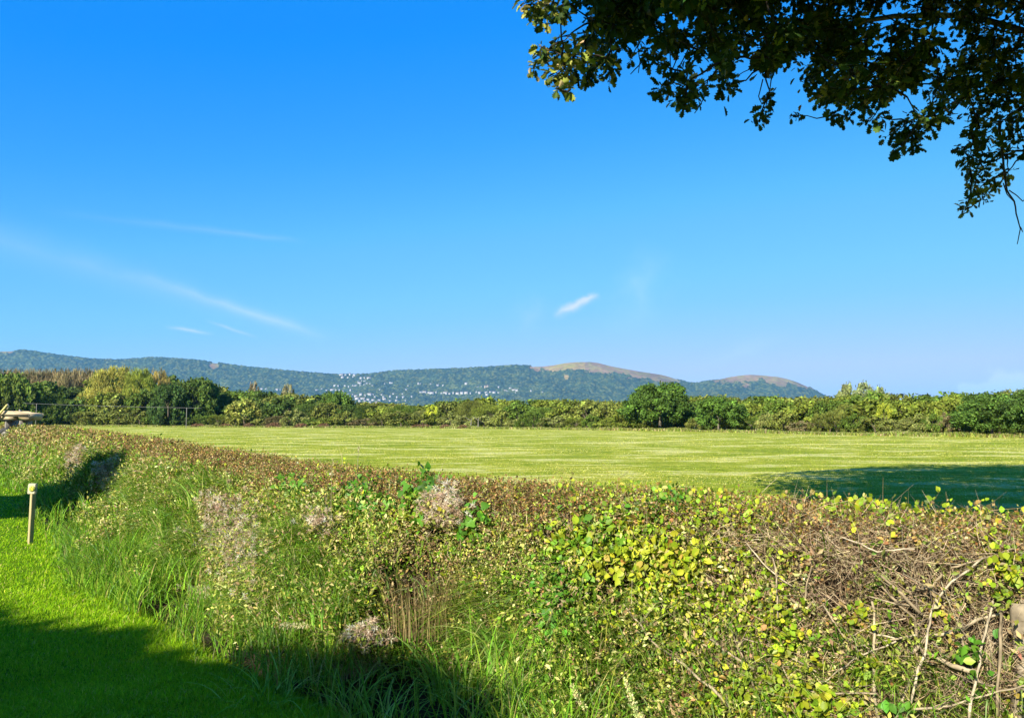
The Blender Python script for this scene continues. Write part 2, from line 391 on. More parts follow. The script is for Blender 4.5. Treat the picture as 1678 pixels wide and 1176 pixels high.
def build_ground():
    def axis(lo, hi, st_, far_lo, far_hi):
        c = list(np.arange(lo, hi, st_)); s = st_; x = c[-1]
        while x < far_hi: s *= 1.22; x += s; c.append(min(x, far_hi))
        s = st_; x = c[0]
        while x > far_lo: s *= 1.22; x -= s; c.insert(0, max(x, far_lo))
        return np.array(c)
    X = axis(-18, 14, .22, -11800, 11800); Y = axis(-6, 30, .22, -2900, 11800)
    gx, gy = np.meshgrid(X, Y); z, S, T = ground_z(gx, gy)
    near = np.clip(1 - np.hypot(gx, gy) / 60, 0, 1)
    z = z + vnoise(gx, gy, 3, 3, .6) * .02 * near
    T2 = T + vnoise(gx, gy, 5, 3, .9) * .12
    lawn = (T2 > lawn_t(S) - .25).astype(float); soil = ((T2 > -.1) & (T2 < lawn_t(S) - .15)).astype(float)
    far = np.hypot(gx, gy) > 200; soil = soil * ~far; lawn = lawn * ~far
    C = np.stack([lawn, soil, np.zeros_like(lawn)], -1).reshape(-1, 3)
    ny, nx = gx.shape; i = np.arange(ny - 1)[:, None] * nx + np.arange(nx - 1)[None]; i = i.ravel()
    G = Geo(); G.add(np.stack([gx, gy, z], -1).reshape(1, -1, 3), np.stack([i, i + 1, i + nx + 1, i + nx], 1), C[None])
    o = G.mesh('ground', ground_material(), smooth=True); tag(o, kind='structure')
build_ground()

# ------------------------------------------------------------------ hills
RIDGE_PX = np.array([(-700, 560), (-400, 566), (-150, 571), (0, 574), (45, 573), (70, 578), (150, 588), (190, 589), (250, 585), (320, 589), (400, 600), (470, 607), (545, 613), (600, 613), (645, 607), (700, 605), (760, 603), (850, 597.5), (880, 599.5), (905, 597), (935, 591.5), (975, 591), (1000, 598), (1050, 607), (1090, 613), (1115, 622), (1135, 629), (1160, 624), (1200, 615), (1230, 611.5), (1280, 616), (1310, 625), (1340, 641), (1362, 655), (1400, 672), (1480, 684), (2000, 686)], float)
YR = 5300.0
def hill_h(u, y):
    """u=x/y ; bare hill height without trees"""
    px = 839 + u * F * 0.9999
    H = np.interp(px, RIDGE_PX[:, 0], RIDGE_PX[:, 1])
    # smooth the polyline a little
    H = (H + np.interp(px - 9, RIDGE_PX[:, 0], RIDGE_PX[:, 1]) + np.interp(px + 9, RIDGE_PX[:, 0], RIDGE_PX[:, 1])) / 3
    sl = (685.0 - H) / F
    Hz = np.maximum(sl * YR, 0)
    x = u * y
    yr = YR + 0 * x
    s = np.clip((y - (yr - 1350)) / 1350, 0, 1)
    prof = s ** 1.25 * (1 - .12 * np.sin(np.pi * s)) ; prof = np.where(s < 1, prof, 1)
    b = np.clip((y - yr) / 900, 0, 1); prof = prof * (1 - b * b * (3 - 2 * b))
    spur = vnoise(x, y * .35, 11, 4, 1 / 420.) * 85 * np.clip(4 * s * (1 - s), 0, 1) * np.clip(Hz / 200, 0, 1)
    spur += vnoise(x, y, 12, 4, 1 / 160.) * 18 * np.clip(4 * s * (1 - s), 0, 1) * np.clip(Hz / 200, 0, 1)
    z = Hz * prof + spur - 6
    lim = sl * y * .985                    # spurs stay below the line to the ridge
    return np.where(y < yr, np.minimum(z, np.maximum(lim, -6)), z)
BARE = np.array([(848, 590), (862, 600), (880, 607), (905, 612), (925, 606), (945, 604), (965, 609), (980, 612), (1005, 612), (1030, 618), (1060, 622), (1085, 629), (1112, 627), (1125, 618)], float)
def build_hills():
    u = np.arange(-1.25, .62, .00105); yy = np.concatenate([np.arange(3900, 5420, 6.5), np.arange(5430, 6300, 60)])
    U, Y = np.meshgrid(u, yy); X = U * Y; Z = hill_h(U, Y)
    px, py = project(np.stack([X, Y, Z], -1).reshape(-1, 3)); px = px.reshape(X.shape); py = py.reshape(X.shape)
    n1 = vnoise(X, Y, 21, 4, 1 / 90.); n2 = vnoise(X, Y, 22, 3, 1 / 30.)
    bl = np.interp(px, BARE[:, 0], BARE[:, 1], left=-99, right=-99)
    bare = (py + n1 * 6 + n2 * 3 < bl)
    nh = np.interp(px, [1150, 1170, 1200, 1235, 1250, 1262, 1290, 1320, 1335], [622, 624, 628, 631, 622, 634, 632, 636, 640], left=-99, right=-99)
    bare |= (py + n1 * 9 + n2 * 6 < nh)
    bare |= (np.hypot((px - 351), (py - 599) * 1.3) + n2 * 3 < 8) | (np.hypot(px - 8, (py - 575) * 3) + n2 * 5 < 16)
    bare |= (np.hypot(px - 928, (py - 620) * .9) + n2 * 3 < 4)
    # tree domes
    cell = 17.0; tree = np.zeros_like(X); idc = np.zeros_like(X)
    ci = np.floor(X / cell); cj = np.floor(Y / cell); best = np.full(X.shape, 1e9)
    def h(i, j, k):
        v = np.sin(i * 127.1 + j * 311.7 + k * 74.7) * 43758.5453; return v - np.floor(v)
    for a in (-1, 0, 1):
        for b in (-1, 0, 1):
            qi = ci + a; qj = cj + b; cx = (qi + .15 + .7 * h(qi, qj, 1)) * cell; cy = (qj + .15 + .7 * h(qi, qj, 2)) * cell
            d = np.hypot(X - cx, Y - cy); m = d < best; best = np.where(m, d, best); idc = np.where(m, h(qi, qj, 3), idc)
    tree = np.sqrt(np.clip(1 - (best / 12.5) ** 2, 0, 1)) * (7 + 9 * idc) 
    Z = Z + np.where(bare, n2 * 1.2, tree)
    wood = np.array([.040, .058, .018]); 
    C = wood * (.55 + .9 * idc[..., None]) * (1 + .35 * n1[..., None])
    C = C + np.where((idc > .8)[..., None], np.array([.03, .02, .0]), 0)
    bc = np.array([.19, .125, .062]) * (1 + .3 * n1[..., None]) + np.where((n2 > .1)[..., None], np.array([.0, .03, -.01]), 0)
    gold = ((px > 900) & (px < 958))[..., None] * np.array([.05, .045, -.005])
    C = np.where(bare[..., None], bc + gold, C).clip(.005, .6)
    ny, nx = X.shape; i = (np.arange(ny - 1)[:, None] * nx + np.arange(nx - 1)[None]).ravel()
    G = Geo(); G.add(np.stack([X, Y, Z], -1).reshape(1, -1, 3), np.stack([i, i + 1, i + nx + 1, i + nx], 1), C.reshape(1, -1, 3))
    C *= 1.0
    tag(G.mesh('hills', M_hill, smooth=True), kind='structure')
build_hills()

# houses on the hillside
def hill_hit(px, py):
    d = ray(px, py); ys = np.arange(3950, 5300, 4.0); z = CAM_H + d[2] * ys; hz = hill_h(np.full_like(ys, d[0]), ys)
    k = np.nonzero(hz >= z)[0]; y = ys[k[0]] if len(k) else 5200.
    return np.array([d[0] * y, y, hill_h(np.array([d[0]]), np.array([y]))[0]])
def house_mesh(name, w, d, h, roofh, wins, mw, mr, mg, chim=True):
    """one small house: walls with window bays, gable roof, chimney; returned as part meshes"""
    parts = []
    G = Geo(); x, y = w / 2, d / 2
    V = np.array([(-x, -y, -6), (x, -y, -6), (x, y, -6), (-x, y, -6), (-x, -y, h), (x, -y, h), (x, y, h), (-x, y, h), (-x, 0, h + roofh), (x, 0, h + roofh)])
    G.add(V, [np.array([(0, 1, 5, 4), (2, 3, 7, 6)]), np.array([(1, 2, 6, 9, 5), (3, 0, 4, 8, 7)])], np.array([.8, .8, .8])); parts.append((G, mw, 'wall'))
    G = Geo(); e = .6; x2 = x + .4; V = []
    for sgn in (-1, 1):
        V += [(-x2, sgn * (y + e), h - .35), (x2, sgn * (y + e), h - .35), (x2, 0, h + roofh + .15), (-x2, 0, h + roofh + .15)]
    V = np.array(V); V2 = V.copy(); V2[:, 2] += .3
    G.add(np.concatenate([V, V2]), np.array([(0, 1, 2, 3), (4, 5, 6, 7), (8, 9, 10, 11), (12, 13, 14, 15), (0, 1, 9, 8), (4, 5, 13, 12), (0, 3, 11, 8), (1, 2, 10, 9), (4, 7, 15, 12), (5, 6, 14, 13)]), np.array([.2, .2, .2])); parts.append((G, mr, 'roof'))
    return parts
M_render = plain('white_render', (.46, .44, .42), .8, noise=.08, ns=.3)
M_cream = plain('cream_render', (.42, .34, .24), .8, noise=.08, ns=.3)
M_slate = plain('roof_slate', (.20, .19, .20), .7, noise=.3, ns=.8)
M_tile = plain('roof_tile', (.28, .19, .15), .7, noise=.3, ns=.8)
M_far_glass = plain('house_glass', (.05, .06, .08), .2)
def build_houses():
    protos = []
    for (w, d, h, rh, mw, mr) in [(11, 8, 6.5, 3.0, M_render, M_slate), (18, 9, 6.0, 2.8, M_render, M_slate), (13, 9, 9, 3.6, M_render, M_slate), (26, 10, 7, 2.6, M_render, M_tile), (14, 10, 10, 3.5, M_cream, M_tile)]:
        root = empty('hillside_house', (0, 0, 0)); 
        for G, m, nm in house_mesh('hillside_house', w, d, h, rh, 0, mw, mr, M_far_glass):
            G.mesh(nm, m, root)
        for i in range(max(3, int(w / 3.4))):
            for fl in range(2 if h < 8 else 3):
                G = Geo(); cx = -w / 2 + (i + .5) * w / max(3, int(w / 3.4)); cz = 1.4 + fl * 2.9
                G.add(np.array([(cx - .6, -d / 2 - .05, cz), (cx + .6, -d / 2 - .05, cz), (cx + .6, -d / 2 - .05, cz + 1.4), (cx - .6, -d / 2 - .05, cz + 1.4), (cx - .6, -d / 2 + .1, cz), (cx + .6, -d / 2 + .1, cz), (cx + .6, -d / 2 + .1, cz + 1.4), (cx - .6, -d / 2 + .1, cz + 1.4)]),
                      np.array([(0, 1, 2, 3), (0, 4, 5, 1), (1, 5, 6, 2), (2, 6, 7, 3), (3, 7, 4, 0)]), np.array([.05, .06, .08])); G.mesh('window', M_far_glass, root)
        G = Geo(); polytube(G, [(w * .3, 1, h + rh * .5), (w * .3, 1, h + rh + 1.6)], [.6, .55], np.array([.3, .2, .15]), 4); G.mesh('chimney', mr, root)
        protos.append(root)
    Pw = {  # label, group, list of px
     'top': ('white house on the highest street, near the dip in the wooded ridge', 'houses near the ridge dip',
        [(560, 616.5, 3), (567, 616, 1), (574, 615, 0), (581, 616.5, 1), (562, 620, 3), (571, 620.5, 1), (579, 619.5, 0), (592, 621, 1), (598, 621, 0), (605, 621.5, 3)]),
     'mid': ('white house in the terraces on the wooded slope, below the highest street', 'houses on the middle streets',
        [(588, 627.5, 1), (593, 626, 0), (598, 627, 1), (590, 630, 3), (602, 630.5, 1), (607, 631, 0), (549, 633.5, 1), (555, 634, 0), (566, 634, 1), (572, 635, 0), (579, 634.5, 0), (584, 634, 1), (591, 634, 0), (598, 633, 1), (611, 634.5, 0), (545, 641, 3), (551, 641.5, 1), (557, 641, 0), (563, 643, 0), (623, 641, 0), (575, 641, 0)]),
     'slope': ('lone white house among the woods on the right of the terraces', 'lone houses in the woods',
        [(631, 631, 0), (640, 629, 1), (643, 629.5, 0), (686, 630.5, 2), (689, 631, 0), (666, 641.5, 2), (706, 632, 0), (718, 633.5, 1), (726, 633.5, 0), (764, 630.5, 1), (669, 634, 0)]),
     'low': ('white house in the lower town, just above the pale green treetops', 'houses of the lower town',
        [(572, 648, 1), (579, 649, 0), (584, 651, 3), (592, 648.5, 1), (599, 650.5, 0), (606, 648.5, 3), (612, 649, 0), (615, 653, 2), (629, 653.5, 2), (640, 652.5, 2), (651, 653, 2), (661, 653.5, 2), (675, 652, 0), (586, 655, 3), (595, 656, 3), (604, 657, 1), (612, 657.5, 3), (622, 658, 1), (630, 656.5, 3), (590, 658.5, 1), (598, 659.5, 3), (607, 661, 1), (618, 661.5, 3), (640, 659, 1), (650, 658.5, 1), (665, 659, 0), (576, 653, 1), (570, 655, 0), (626, 649, 0), (645, 648, 0), (560, 649, 0), (660, 648, 0)]),
     'street': ('white house in the long row along the foot of the hill, right of the town', 'houses of the long row',
        [(690, 645.5, 1), (696, 645, 3), (703, 645.5, 1), (708, 646, 3), (715, 645, 0), (724, 646.5, 1), (730, 646, 3), (737, 646.5, 1), (743, 646, 0), (750, 646.5, 3), (757, 645.5, 1), (764, 645.5, 3), (771, 646, 0), (781, 644.5, 0), (786, 645.5, 1), (797, 645, 3), (804, 644.5, 1), (810, 645, 3), (817, 645, 1), (828, 642, 3), (831, 643.5, 1), (842, 641.5, 3), (847, 641.5, 1), (836, 638.5, 1), (817, 636.5, 0), (870, 642.5, 0), (889, 645.5, 0), (783, 636.5, 1), (789, 635.5, 0), (798, 648.5, 1), (845, 645.5, 0)]),
     'cream': ('cream tall house above the middle of the long row', 'cream houses',
        [(795, 636, 4), (799, 636, 4)]),
     'farleft': ('pale house glimpsed at the hill foot above the left trees', 'houses at the hill foot',
        [(430, 639, 1), (437, 640, 0), (455, 640.5, 1), (460, 641, 0), (520, 641.5, 1), (536, 641.5, 1), (528, 640, 0)]) }
    used = set()
    for key, (lab, grp, lst) in Pw.items():
        for (px, py, k) in lst:
            p = hill_hit(px, py); src = protos[k]
            if k not in used: o = src; used.add(k); new = False
            else:
                o = src.copy(); COL.objects.link(o)
                for ch in src.children:
                    c = ch.copy(); COL.objects.link(c); c.parent = o
            o.location = (float(p[0]), float(p[1]) - 14, float(p[2]) + 5.5); o.rotation_euler = (0, 0, float(rng.uniform(-.35, .35)))
            s = float(rng.uniform(.7, 1.05)) * .95; o.scale = (s, s, s * 1.15)
            tag(o, lab, 'house', grp)
build_houses()

# ------------------------------------------------------------------ far tree line
def crown_geo(nb, nl, leaf, shape='round', seed=1, strokes=False, gap=0.0, flat=0.0):
    """unit crown: radius 1, height 0..1 (z)"""
    global rng
    keep = rng; rng = np.random.default_rng(seed)
    G = Geo()
    th = rng.uniform(0, 2 * np.pi, nb); zz = rng.uniform(0.03, 1, nb)
    if shape == 'round': rad = np.sqrt(np.clip(1 - ((zz - .42) / .60) ** 2, 0.02, 1))
    elif shape == 'dome': rad = np.sqrt(np.clip(1 - (zz / 1.03) ** 2.2, 0.02, 1))
    elif shape == 'umbrella': rad = np.sqrt(np.clip(1 - ((zz - .25) / .78) ** 2, 0.02, 1)); rad = np.where(zz < .22, rad * .95, rad)
    else: rad = np.clip(1 - (zz - .35) ** 2 * 1.9, .15, 1) * .95
    rr = rad * rng.uniform(.45, .92, nb) ** .6 * rng.uniform(.86, 1.08, nb)
    c = np.stack([np.cos(th) * rr, np.sin(th) * rr, zz * .93], 1)
    br = rng.uniform(.10, .22, nb)
    tone = np.exp(rng.normal(0, .22, nb))
    bi = rng.integers(0, nb, nl)
    d = rng.normal(size=(nl, 3)); d[:, 2] += .35; d = unit(d)
    q = rng.uniform(.35, 1.08, (nl, 1))
    pos = c[bi] + d * br[bi][:, None] * q * np.array([1, 1, .8])
    pos[:, 2] = np.clip(pos[:, 2], .0, 1.15)
    Nn = unit(d + rng.normal(0, .55, (nl, 3))); Ld = unit(np.cross(Nn, rng.normal(size=(nl, 3))))
    if strokes: Ld = unit(np.array([0, 0, 1.]) + rng.normal(0, .35, (nl, 3)) + .4 * d)
    col = np.ones((nl, 3)) * (tone[bi] * np.exp(rng.normal(0, .25, nl)))[:, None] * (1 + rng.normal(0, .06, (nl, 3)))
    G.add(sheets(DIAMOND[0], pos, Ld, Nn, leaf * rng.uniform(.6, 1.4, nl), .35 if strokes else 1.1), DIAMOND[1], col)
    rng = keep
    return G
def trunk_geo(seed, spread=.5, h=1.0, r=.05, col=(.30, .25, .18), multi=5):
    global rng
    keep = rng; rng = np.random.default_rng(seed); G = Geo()
    polytube(G, wander((0, 0, -.05), (rng.normal(0, .03), rng.normal(0, .03), h * .6), 5, .05), [r * 1.5, r * 1.05, r * .9, r * .8, r * .5], np.array(col), 7)
    for i in range(multi):
        a = 2 * np.pi * i / multi + rng.normal(0, .3); z0 = h * rng.uniform(.22, .45)
        e = (math.cos(a) * spread * rng.uniform(.6, 1), math.sin(a) * spread * rng.uniform(.6, 1), h * rng.uniform(.6, .9))
        polytube(G, wander((0, 0, z0), e, 5, .1), [r * .6, r * .45, r * .33, r * .2, r * .08], np.array(col), 5)
    rng = keep
    return G
CROWNS = {
 'oakA': (crown_geo(130, 24000, .055, 'umbrella', 3), M_crown), 'oakB': (crown_geo(90, 12000, .062, 'round', 4), M_crown),
 'round': (crown_geo(60, 4200, .085, 'round', 5), M_crown), 'round2': (crown_geo(46, 3600, .09, 'dome', 6), M_crown), 'round3': (crown_geo(70, 4200, .085, 'tall', 8), M_crown),
 'willow': (crown_geo(110, 14000, .055, 'dome', 9, strokes=True), M_crown), 'shrub': (crown_geo(40, 3000, .09, 'dome', 10), M_crown), 'shrub2': (crown_geo(34, 2800, .12, 'dome', 12, strokes=True), M_crown),
 'bare': (crown_geo(60, 5200, .075, 'dome', 13, strokes=True), M_crown), 'airy': (crown_geo(34, 3400, .075, 'round', 14), M_crown)}
PROTO = {}; TONE = 1.58
def tree_proto(kind, name, trunkcol):
    key = (kind, name)
    if key not in PROTO:
        seed = abs(hash(kind)) % 1000 if False else sum(map(ord, kind))
        g, m = CROWNS[kind]; me_o = g.mesh('crown', m); t = trunk_geo(seed, .4, 1.0, .034, trunkcol, 6).mesh('trunk' if 'shrub' not in name else 'stem', M_farbark)
        PROTO[key] = (me_o, t, [True])
    return PROTO[key]
def add_tree(kind, name, label, cat, group, base, w, h, col, crown_z=.12, trunkcol=(.13, .105, .07), ry=None):
    """w crown width, h total height; crown starts at crown_z*h"""
    c, t, first = tree_proto(kind, name, trunkcol)
    root = empty(name, base, float(rng.uniform(0, 6.28)) if ry is None else ry)
    tag(root, label, cat, group)
    if first[0]: first[0] = False
    else:
        c = c.copy(); COL.objects.link(c); t = t.copy(); COL.objects.link(t)
    c.parent = root; t.parent = root
    c.location = (0, 0, h * crown_z); c.scale = (w / 2, w / 2 * float(rng.uniform(.85, 1.1)), h * (1 - crown_z) / 1.02)
    t.location = (0, 0, 0); tr = max(w, h) * .5; t.scale = (tr, tr, h * .95)
    c.color = (*[float(v) * (TONE) for v in col], 1)
    return root
BASE_PX = np.array([(-200, 153), (0, 165), (100, 175), (300, 165), (500, 152), (700, 148), (900, 128), (1080, 114), (1240, 97), (1400, 84), (1678, 74), (1900, 70)], float)
def depth_at(px): return np.interp(px, BASE_PX[:, 0], BASE_PX[:, 1])
TOP_BACK = np.array([(-120, 612), (0, 612), (38, 616), (52, 640), (75, 640), (85, 628), (95, 640), (140, 636), (160, 618), (175, 612), (245, 611), (285, 622), (340, 628), (380, 640), (410, 643), (440, 642), (470, 646), (500, 644), (550, 643), (580, 655), (600, 660), (690, 660), (740, 654), (800, 650), (880, 651), (905, 654), (960, 652), (1030, 655), (1150, 651), (1200, 650), (1300, 649), (1350, 650), (1450, 645), (1500, 644), (1560, 642), (1600, 643), (1640, 640), (1700, 640), (1800, 636)], float)
def z_for(px, py, Y): return float(at(px, py, Y)[2])
GREENS = {'dark': (.066, .105, .018), 'mid': (.095, .145, .02), 'olive': (.15, .17, .032), 'yellow': (.155, .19, .025), 'pale': (.21, .23, .06), 'tan': (.17, .145, .06), 'bright': (.36, .38, .03)}
GREENS = {k: tuple(np.array(v) * .72) for k, v in GREENS.items()}
GL = {'dark': 'dark green', 'mid': 'mid green', 'olive': 'olive green', 'yellow': 'yellow-green', 'pale': 'pale green', 'tan': 'tan', 'bright': 'bright yellow'}
def seg_name(px):
    for lim, n in [(170, 'behind the farm trailer at far left'), (330, 'beside the tall pale willow on the left'), (560, 'above the brown heaps, left of the distant town'), (760, 'below the distant white town'), (1035, 'just left of the big round oak'), (1250, 'just right of the big round oak'), (1460, 'below the tall pale poplar'), (9999, 'toward the right edge of the photo')]:
        if px < lim: return n
def build_treeline():
    # back row of trees
    px = -110.0
    while px < 1800:
        Y = depth_at(px) * 1.22; wpx = float(rng.uniform(46, 80)) * (1 if px > 600 else 1.1)
        top = np.interp(px + wpx * .4, TOP_BACK[:, 0], TOP_BACK[:, 1]) + float(rng.uniform(-1.0, 5))
        cx = px + wpx * .4
        if px < 600: tone = rng.choice(['dark', 'mid', 'mid', 'olive'], p=[.3, .3, .2, .2])
        elif px < 1000: tone = rng.choice(['mid', 'olive', 'yellow'], p=[.3, .35, .35])
        else: tone = rng.choice(['dark', 'mid', 'olive', 'yellow'], p=[.15, .4, .25, .2])
        k = rng.choice(['round', 'round2', 'round3', 'oakB'])
        p = at(cx, 685, Y); h = z_for(cx, top, Y); w = wpx * 1.7 / F * Y
        add_tree(k, 'broadleaf_tree', f'{GL[tone]} bushy back-row tree {seg_name(cx)}', 'tree', 'trees of the back row', (p[0], Y, 0), w, h, np.array(GREENS[tone]) * rng.uniform(.85, 1.15), .02)
        px += wpx * .62
    # middle row, lower
    px = -90.0
    while px < 1780:
        Y = depth_at(px) * 1.09; wpx = float(rng.uniform(34, 62)) * (1 if px < 1100 else 1.25); cx = px + wpx * .4
        tb = np.interp(cx, TOP_BACK[:, 0], TOP_BACK[:, 1]); yb = 685 + CAM_H / Y * F
        top = tb + (yb - tb) * float(rng.uniform(.10, .38))
        if px < 600: tone = rng.choice(['dark', 'mid', 'olive', 'yellow'], p=[.3, .25, .25, .2])
        elif px < 1000: tone = rng.choice(['mid', 'olive', 'yellow', 'pale'], p=[.2, .3, .35, .15])
        else: tone = rng.choice(['dark', 'mid', 'olive', 'yellow'], p=[.1, .35, .25, .3])
        k = rng.choice(['round', 'round2', 'round3', 'willow'])
        p = at(cx, 685, Y); h = z_for(cx, top, Y); w = wpx * 1.6 / F * Y
        add_tree(k, 'young_tree', f'{GL[tone]} smaller middle-row tree {seg_name(cx)}', 'tree', 'smaller trees of the middle row', (p[0], Y, 0), w, h, np.array(GREENS[tone]) * rng.uniform(.85, 1.2), .03)
        px += wpx * .72
    # front shrubs
    px = 40.0
    while px < 1760:
        Y = depth_at(px) * 1.0 + 1.5; wpx = float(rng.uniform(26, 56)); cx = px + wpx * .4
        if 1025 < cx < 1190 and not (1128 < cx < 1150): px += 20; continue
        if cx > 1600: px += 20; continue
        yb = 685 + CAM_H / Y * F; hh = rng.uniform(14, 30) if cx > 250 else rng.uniform(22, 34); top = yb - hh * (1.25 if cx > 1200 else 1)
        tone = rng.choice(['olive', 'pale', 'mid', 'tan', 'yellow'], p=[.34, .2, .24, .12, .1]) if cx > 300 else rng.choice(['olive', 'mid', 'dark', 'tan'], p=[.4, .3, .2, .1])
        k = rng.choice(['shrub', 'shrub2', 'shrub'])
        p = at(cx, 685, Y); h = z_for(cx, top, Y); w = wpx * 1.35 / F * Y
        add_tree(k, 'field_edge_shrub', f'{GL[tone]} low field-edge shrub {seg_name(cx)}', 'shrub', 'shrubs along the far edge of the field', (p[0], Y, 0), w, max(h, 1.2), np.array(GREENS[tone]) * rng.uniform(.75, 1.15), 0.0)
        px += wpx * .7
    # bare poplars at the left, behind
    for i in range(34):
        cx = -60 + i * 7.5 + rng.uniform(-3, 3); Y = 270 + rng.uniform(-8, 8); p = at(cx, 685, Y)
        if cx > 185: continue
        add_tree('bare', 'bare_poplar', 'tall slim tan poplar with thin upright twigs, behind the left trees', 'tree', 'tan poplars at far left', (p[0], Y, 0), 9.5, z_for(cx, 611 + rng.uniform(-1.5, 2), Y), np.array((.19, .155, .075)) * rng.uniform(.9, 1.1), .05)
    def single(kind, name, label, cat, cx, top, base_extra, wpx, col, cz=.08, tcol=(.13, .105, .07), Y=None):
        Y = Y or depth_at(cx) * base_extra; p = at(cx, 685, Y)
        return add_tree(kind, name, label, cat, None, (p[0], Y, 0), wpx / F * Y, z_for(cx, top, Y), np.array(col), cz, tcol)
    single('willow', 'willow', 'tallest pale yellow-green willow dome on the left, against the blue hill', 'tree', 186, 603, 1.14, 112, (.23, .215, .04))
    single('willow', 'willow', 'darker green rounded willow just right of the pale willow dome', 'tree', 226, 606, 1.11, 66, (.17, .20, .028))
    single('bare', 'willow', 'golden tan willow top leaning right of the willow domes', 'tree', 258, 610, 1.16, 60, (.27, .21, .06))
    single('round', 'broadleaf_tree', 'dark green tree standing alone at the far left edge, over the trailer', 'tree', 22, 612, 1.08, 76, (.08, .115, .018))
    single('oakB', 'broadleaf_tree', 'very dark green tree right of the willows', 'tree', 276, 630, 1.0, 62, (.035, .065, .014), .05)
    single('oakB', 'broadleaf_tree', 'dark broad tree whose top stands against the hill, right of the golden willow', 'tree', 322, 621, 1.05, 86, (.06, .095, .016), .05)
    single('round2', 'rounded_bush', 'olive dome-shaped bush above the first brown heap', 'shrub', 400, 656, 1.0, 74, (.17, .18, .035), 0)
    single('oakB', 'broadleaf_tree', 'dark green dome tree below the left end of the town', 'tree', 548, 642, 1.14, 64, (.07, .12, .018), .05)
    single('airy', 'bare_topped_tree', 'pale tan feathery tree top poking above the left tree line', 'tree', 416, 627, 1.3, 26, (.2, .17, .1), .2)
    single('airy', 'bare_topped_tree', 'wispy pale tree rising left of the dark dome tree', 'tree', 472, 631, 1.3, 34, (.19, .18, .09), .2)
    single('oakA', 'oak_tree', 'largest round dark green oak standing alone in front of the hills', 'tree', 1081, 628, 1.0, 126, (.050, .092, .013), .17, (.15, .13, .09))
    single('oakB', 'oak_tree', 'second dark green oak with a pale trunk, right of the largest oak', 'tree', 1178, 651, .99, 90, (.06, .11, .016), .2, (.15, .13, .09))
    single('round3', 'poplar', 'tall pale poplar rising above the right tree line, left part', 'tree', 1390, 629, 1.5, 42, (.15, .17, .06), .25)
    single('round3', 'poplar', 'tallest pale poplar with gaps of sky under its crown, middle one', 'tree', 1417, 627, 1.5, 52, (.14, .17, .07), .25)
    single('round3', 'poplar', 'pale poplar on the right end of the tall poplar group', 'tree', 1443, 634, 1.5, 36, (.13, .16, .06), .25)
    single('shrub', 'yellow_bush', 'bright yellow bush high in the right tree line', 'shrub', 1449, 660, 1.03, 24, (.19, .215, .02), .5)
    single('shrub', 'yellow_bush', 'yellow-green bush below the right part of the town', 'shrub', 708, 663, 1.02, 26, (.30, .33, .03), .3)
    single('oakA', 'oak_tree', 'dark spreading oak near the right edge with shade beneath', 'tree', 1625, 646, .99, 130, (.055, .10, .016), .22, (.40, .36, .28))
    single('oakB', 'oak_tree', 'dark oak cut by the right edge of the photo', 'tree', 1690, 640, .97, 100, (.05, .09, .016), .22, (.40, .36, .28))
    # pale bare trunks seen at the edge of the wood
    for (cx, top, bot) in [(771, 684, 700), (783, 682, 699)]:
        Y = depth_at(cx) * .985; p = at(cx, 685, Y); G = Geo()
        polytube(G, wander((0, 0, 0), (.2, 0, z_for(cx, top + 1, Y) ), 5, .05), [.15, .12, .1, .06, .03], np.array([.2, .185, .14]), 6)
        polytube(G, wander((0, 0, 1.4), (-.9, .2, z_for(cx, top, Y)), 4, .05), [.06, .05, .04, .02], np.array([.2, .185, .14]), 5)
        o = G.mesh('pale_trunk', M_farbark); o.location = (p[0], Y, 0)
        tag(o, 'pale bare birch trunk at the wood edge left of centre, ' + ('left one' if cx < 775 else 'right one') + ' of two', 'tree')
build_treeline()

# brown brush heaps
def build_heaps():
    for i, (cx, wpx, hpx) in enumerate([(408, 18, 6), (448, 28, 7), (494, 24, 6.5), (531, 22, 6.5), (370, 22, 5), (325, 24, 5), (690, 40, 5), (729, 18, 5), (760, 20, 4)]):
        Y = depth_at(cx) * .965; p = at(cx, 685, Y); w = wpx / F * Y; h = max(.3, hpx / F * Y); n = 1500
        a = rng.uniform(0, 6.28, n); r = np.sqrt(rng.uniform(0, 1, n)); x = np.cos(a) * r * w / 2; y = np.sin(a) * r * 1.2
        z = h * (1 - r ** 2.2) * rng.uniform(.5, 1.05, n)
        P = np.stack([x, y, z], 1); G = Geo(); D = rand_dir(n, .1)
        G.add(sheets(DIAMOND[0], P, D, rand_dir(n), rng.uniform(.12, .4, n), .4), DIAMOND[1], vary(pick([(3, (.17, .09, .045)), (2, (.10, .06, .03)), (1, (.28, .2, .1))], n), n))
        o = G.mesh('brush_heap', M_twig); o.location = (p[0], Y, 0)
        tag(o, ['first', 'second', 'third', 'fourth', 'small', 'low', 'long', 'short', 'faint'][i] + ' brown brush heap ' +
            ['under the olive dome-shaped bush', 'right of the olive dome-shaped bush', 'left of the dark dome tree', 'below the dark dome tree', 'left of the olive dome-shaped bush', 'right of the right wire post', 'below the distant town', 'left of the two pale birch trunks', 'beside the two pale birch trunks'][i], 'heap', 'brown heaps along the far field edge')
    G = Geo(); n = 60000                        # rough pale grass strip at the far edge
    px = rng.uniform(-60, 1760, n); Y = depth_at(px) * rng.uniform(.955, 1.0, n); P = np.stack([(px - 839) / F * Y, Y, np.zeros(n)], 1)
    clump = vnoise(P[:, 0], P[:, 1], 31, 3, .3); hh = (.35 + .5 * np.clip(clump, 0, 1)) * rng.uniform(.5, 1.2, n)
    blades(G, P, hh, hh * .4, .16, vary(pick([(3, (.30, .33, .07)), (1.5, (.45, .38, .18)), (2, (.2, .27, .04))], n), n), 2)
    tag(G.mesh('rough_grass', M_grass), 'pale rough grass fringing the far edge of the field', 'grass', kind='stuff')
build_heaps()

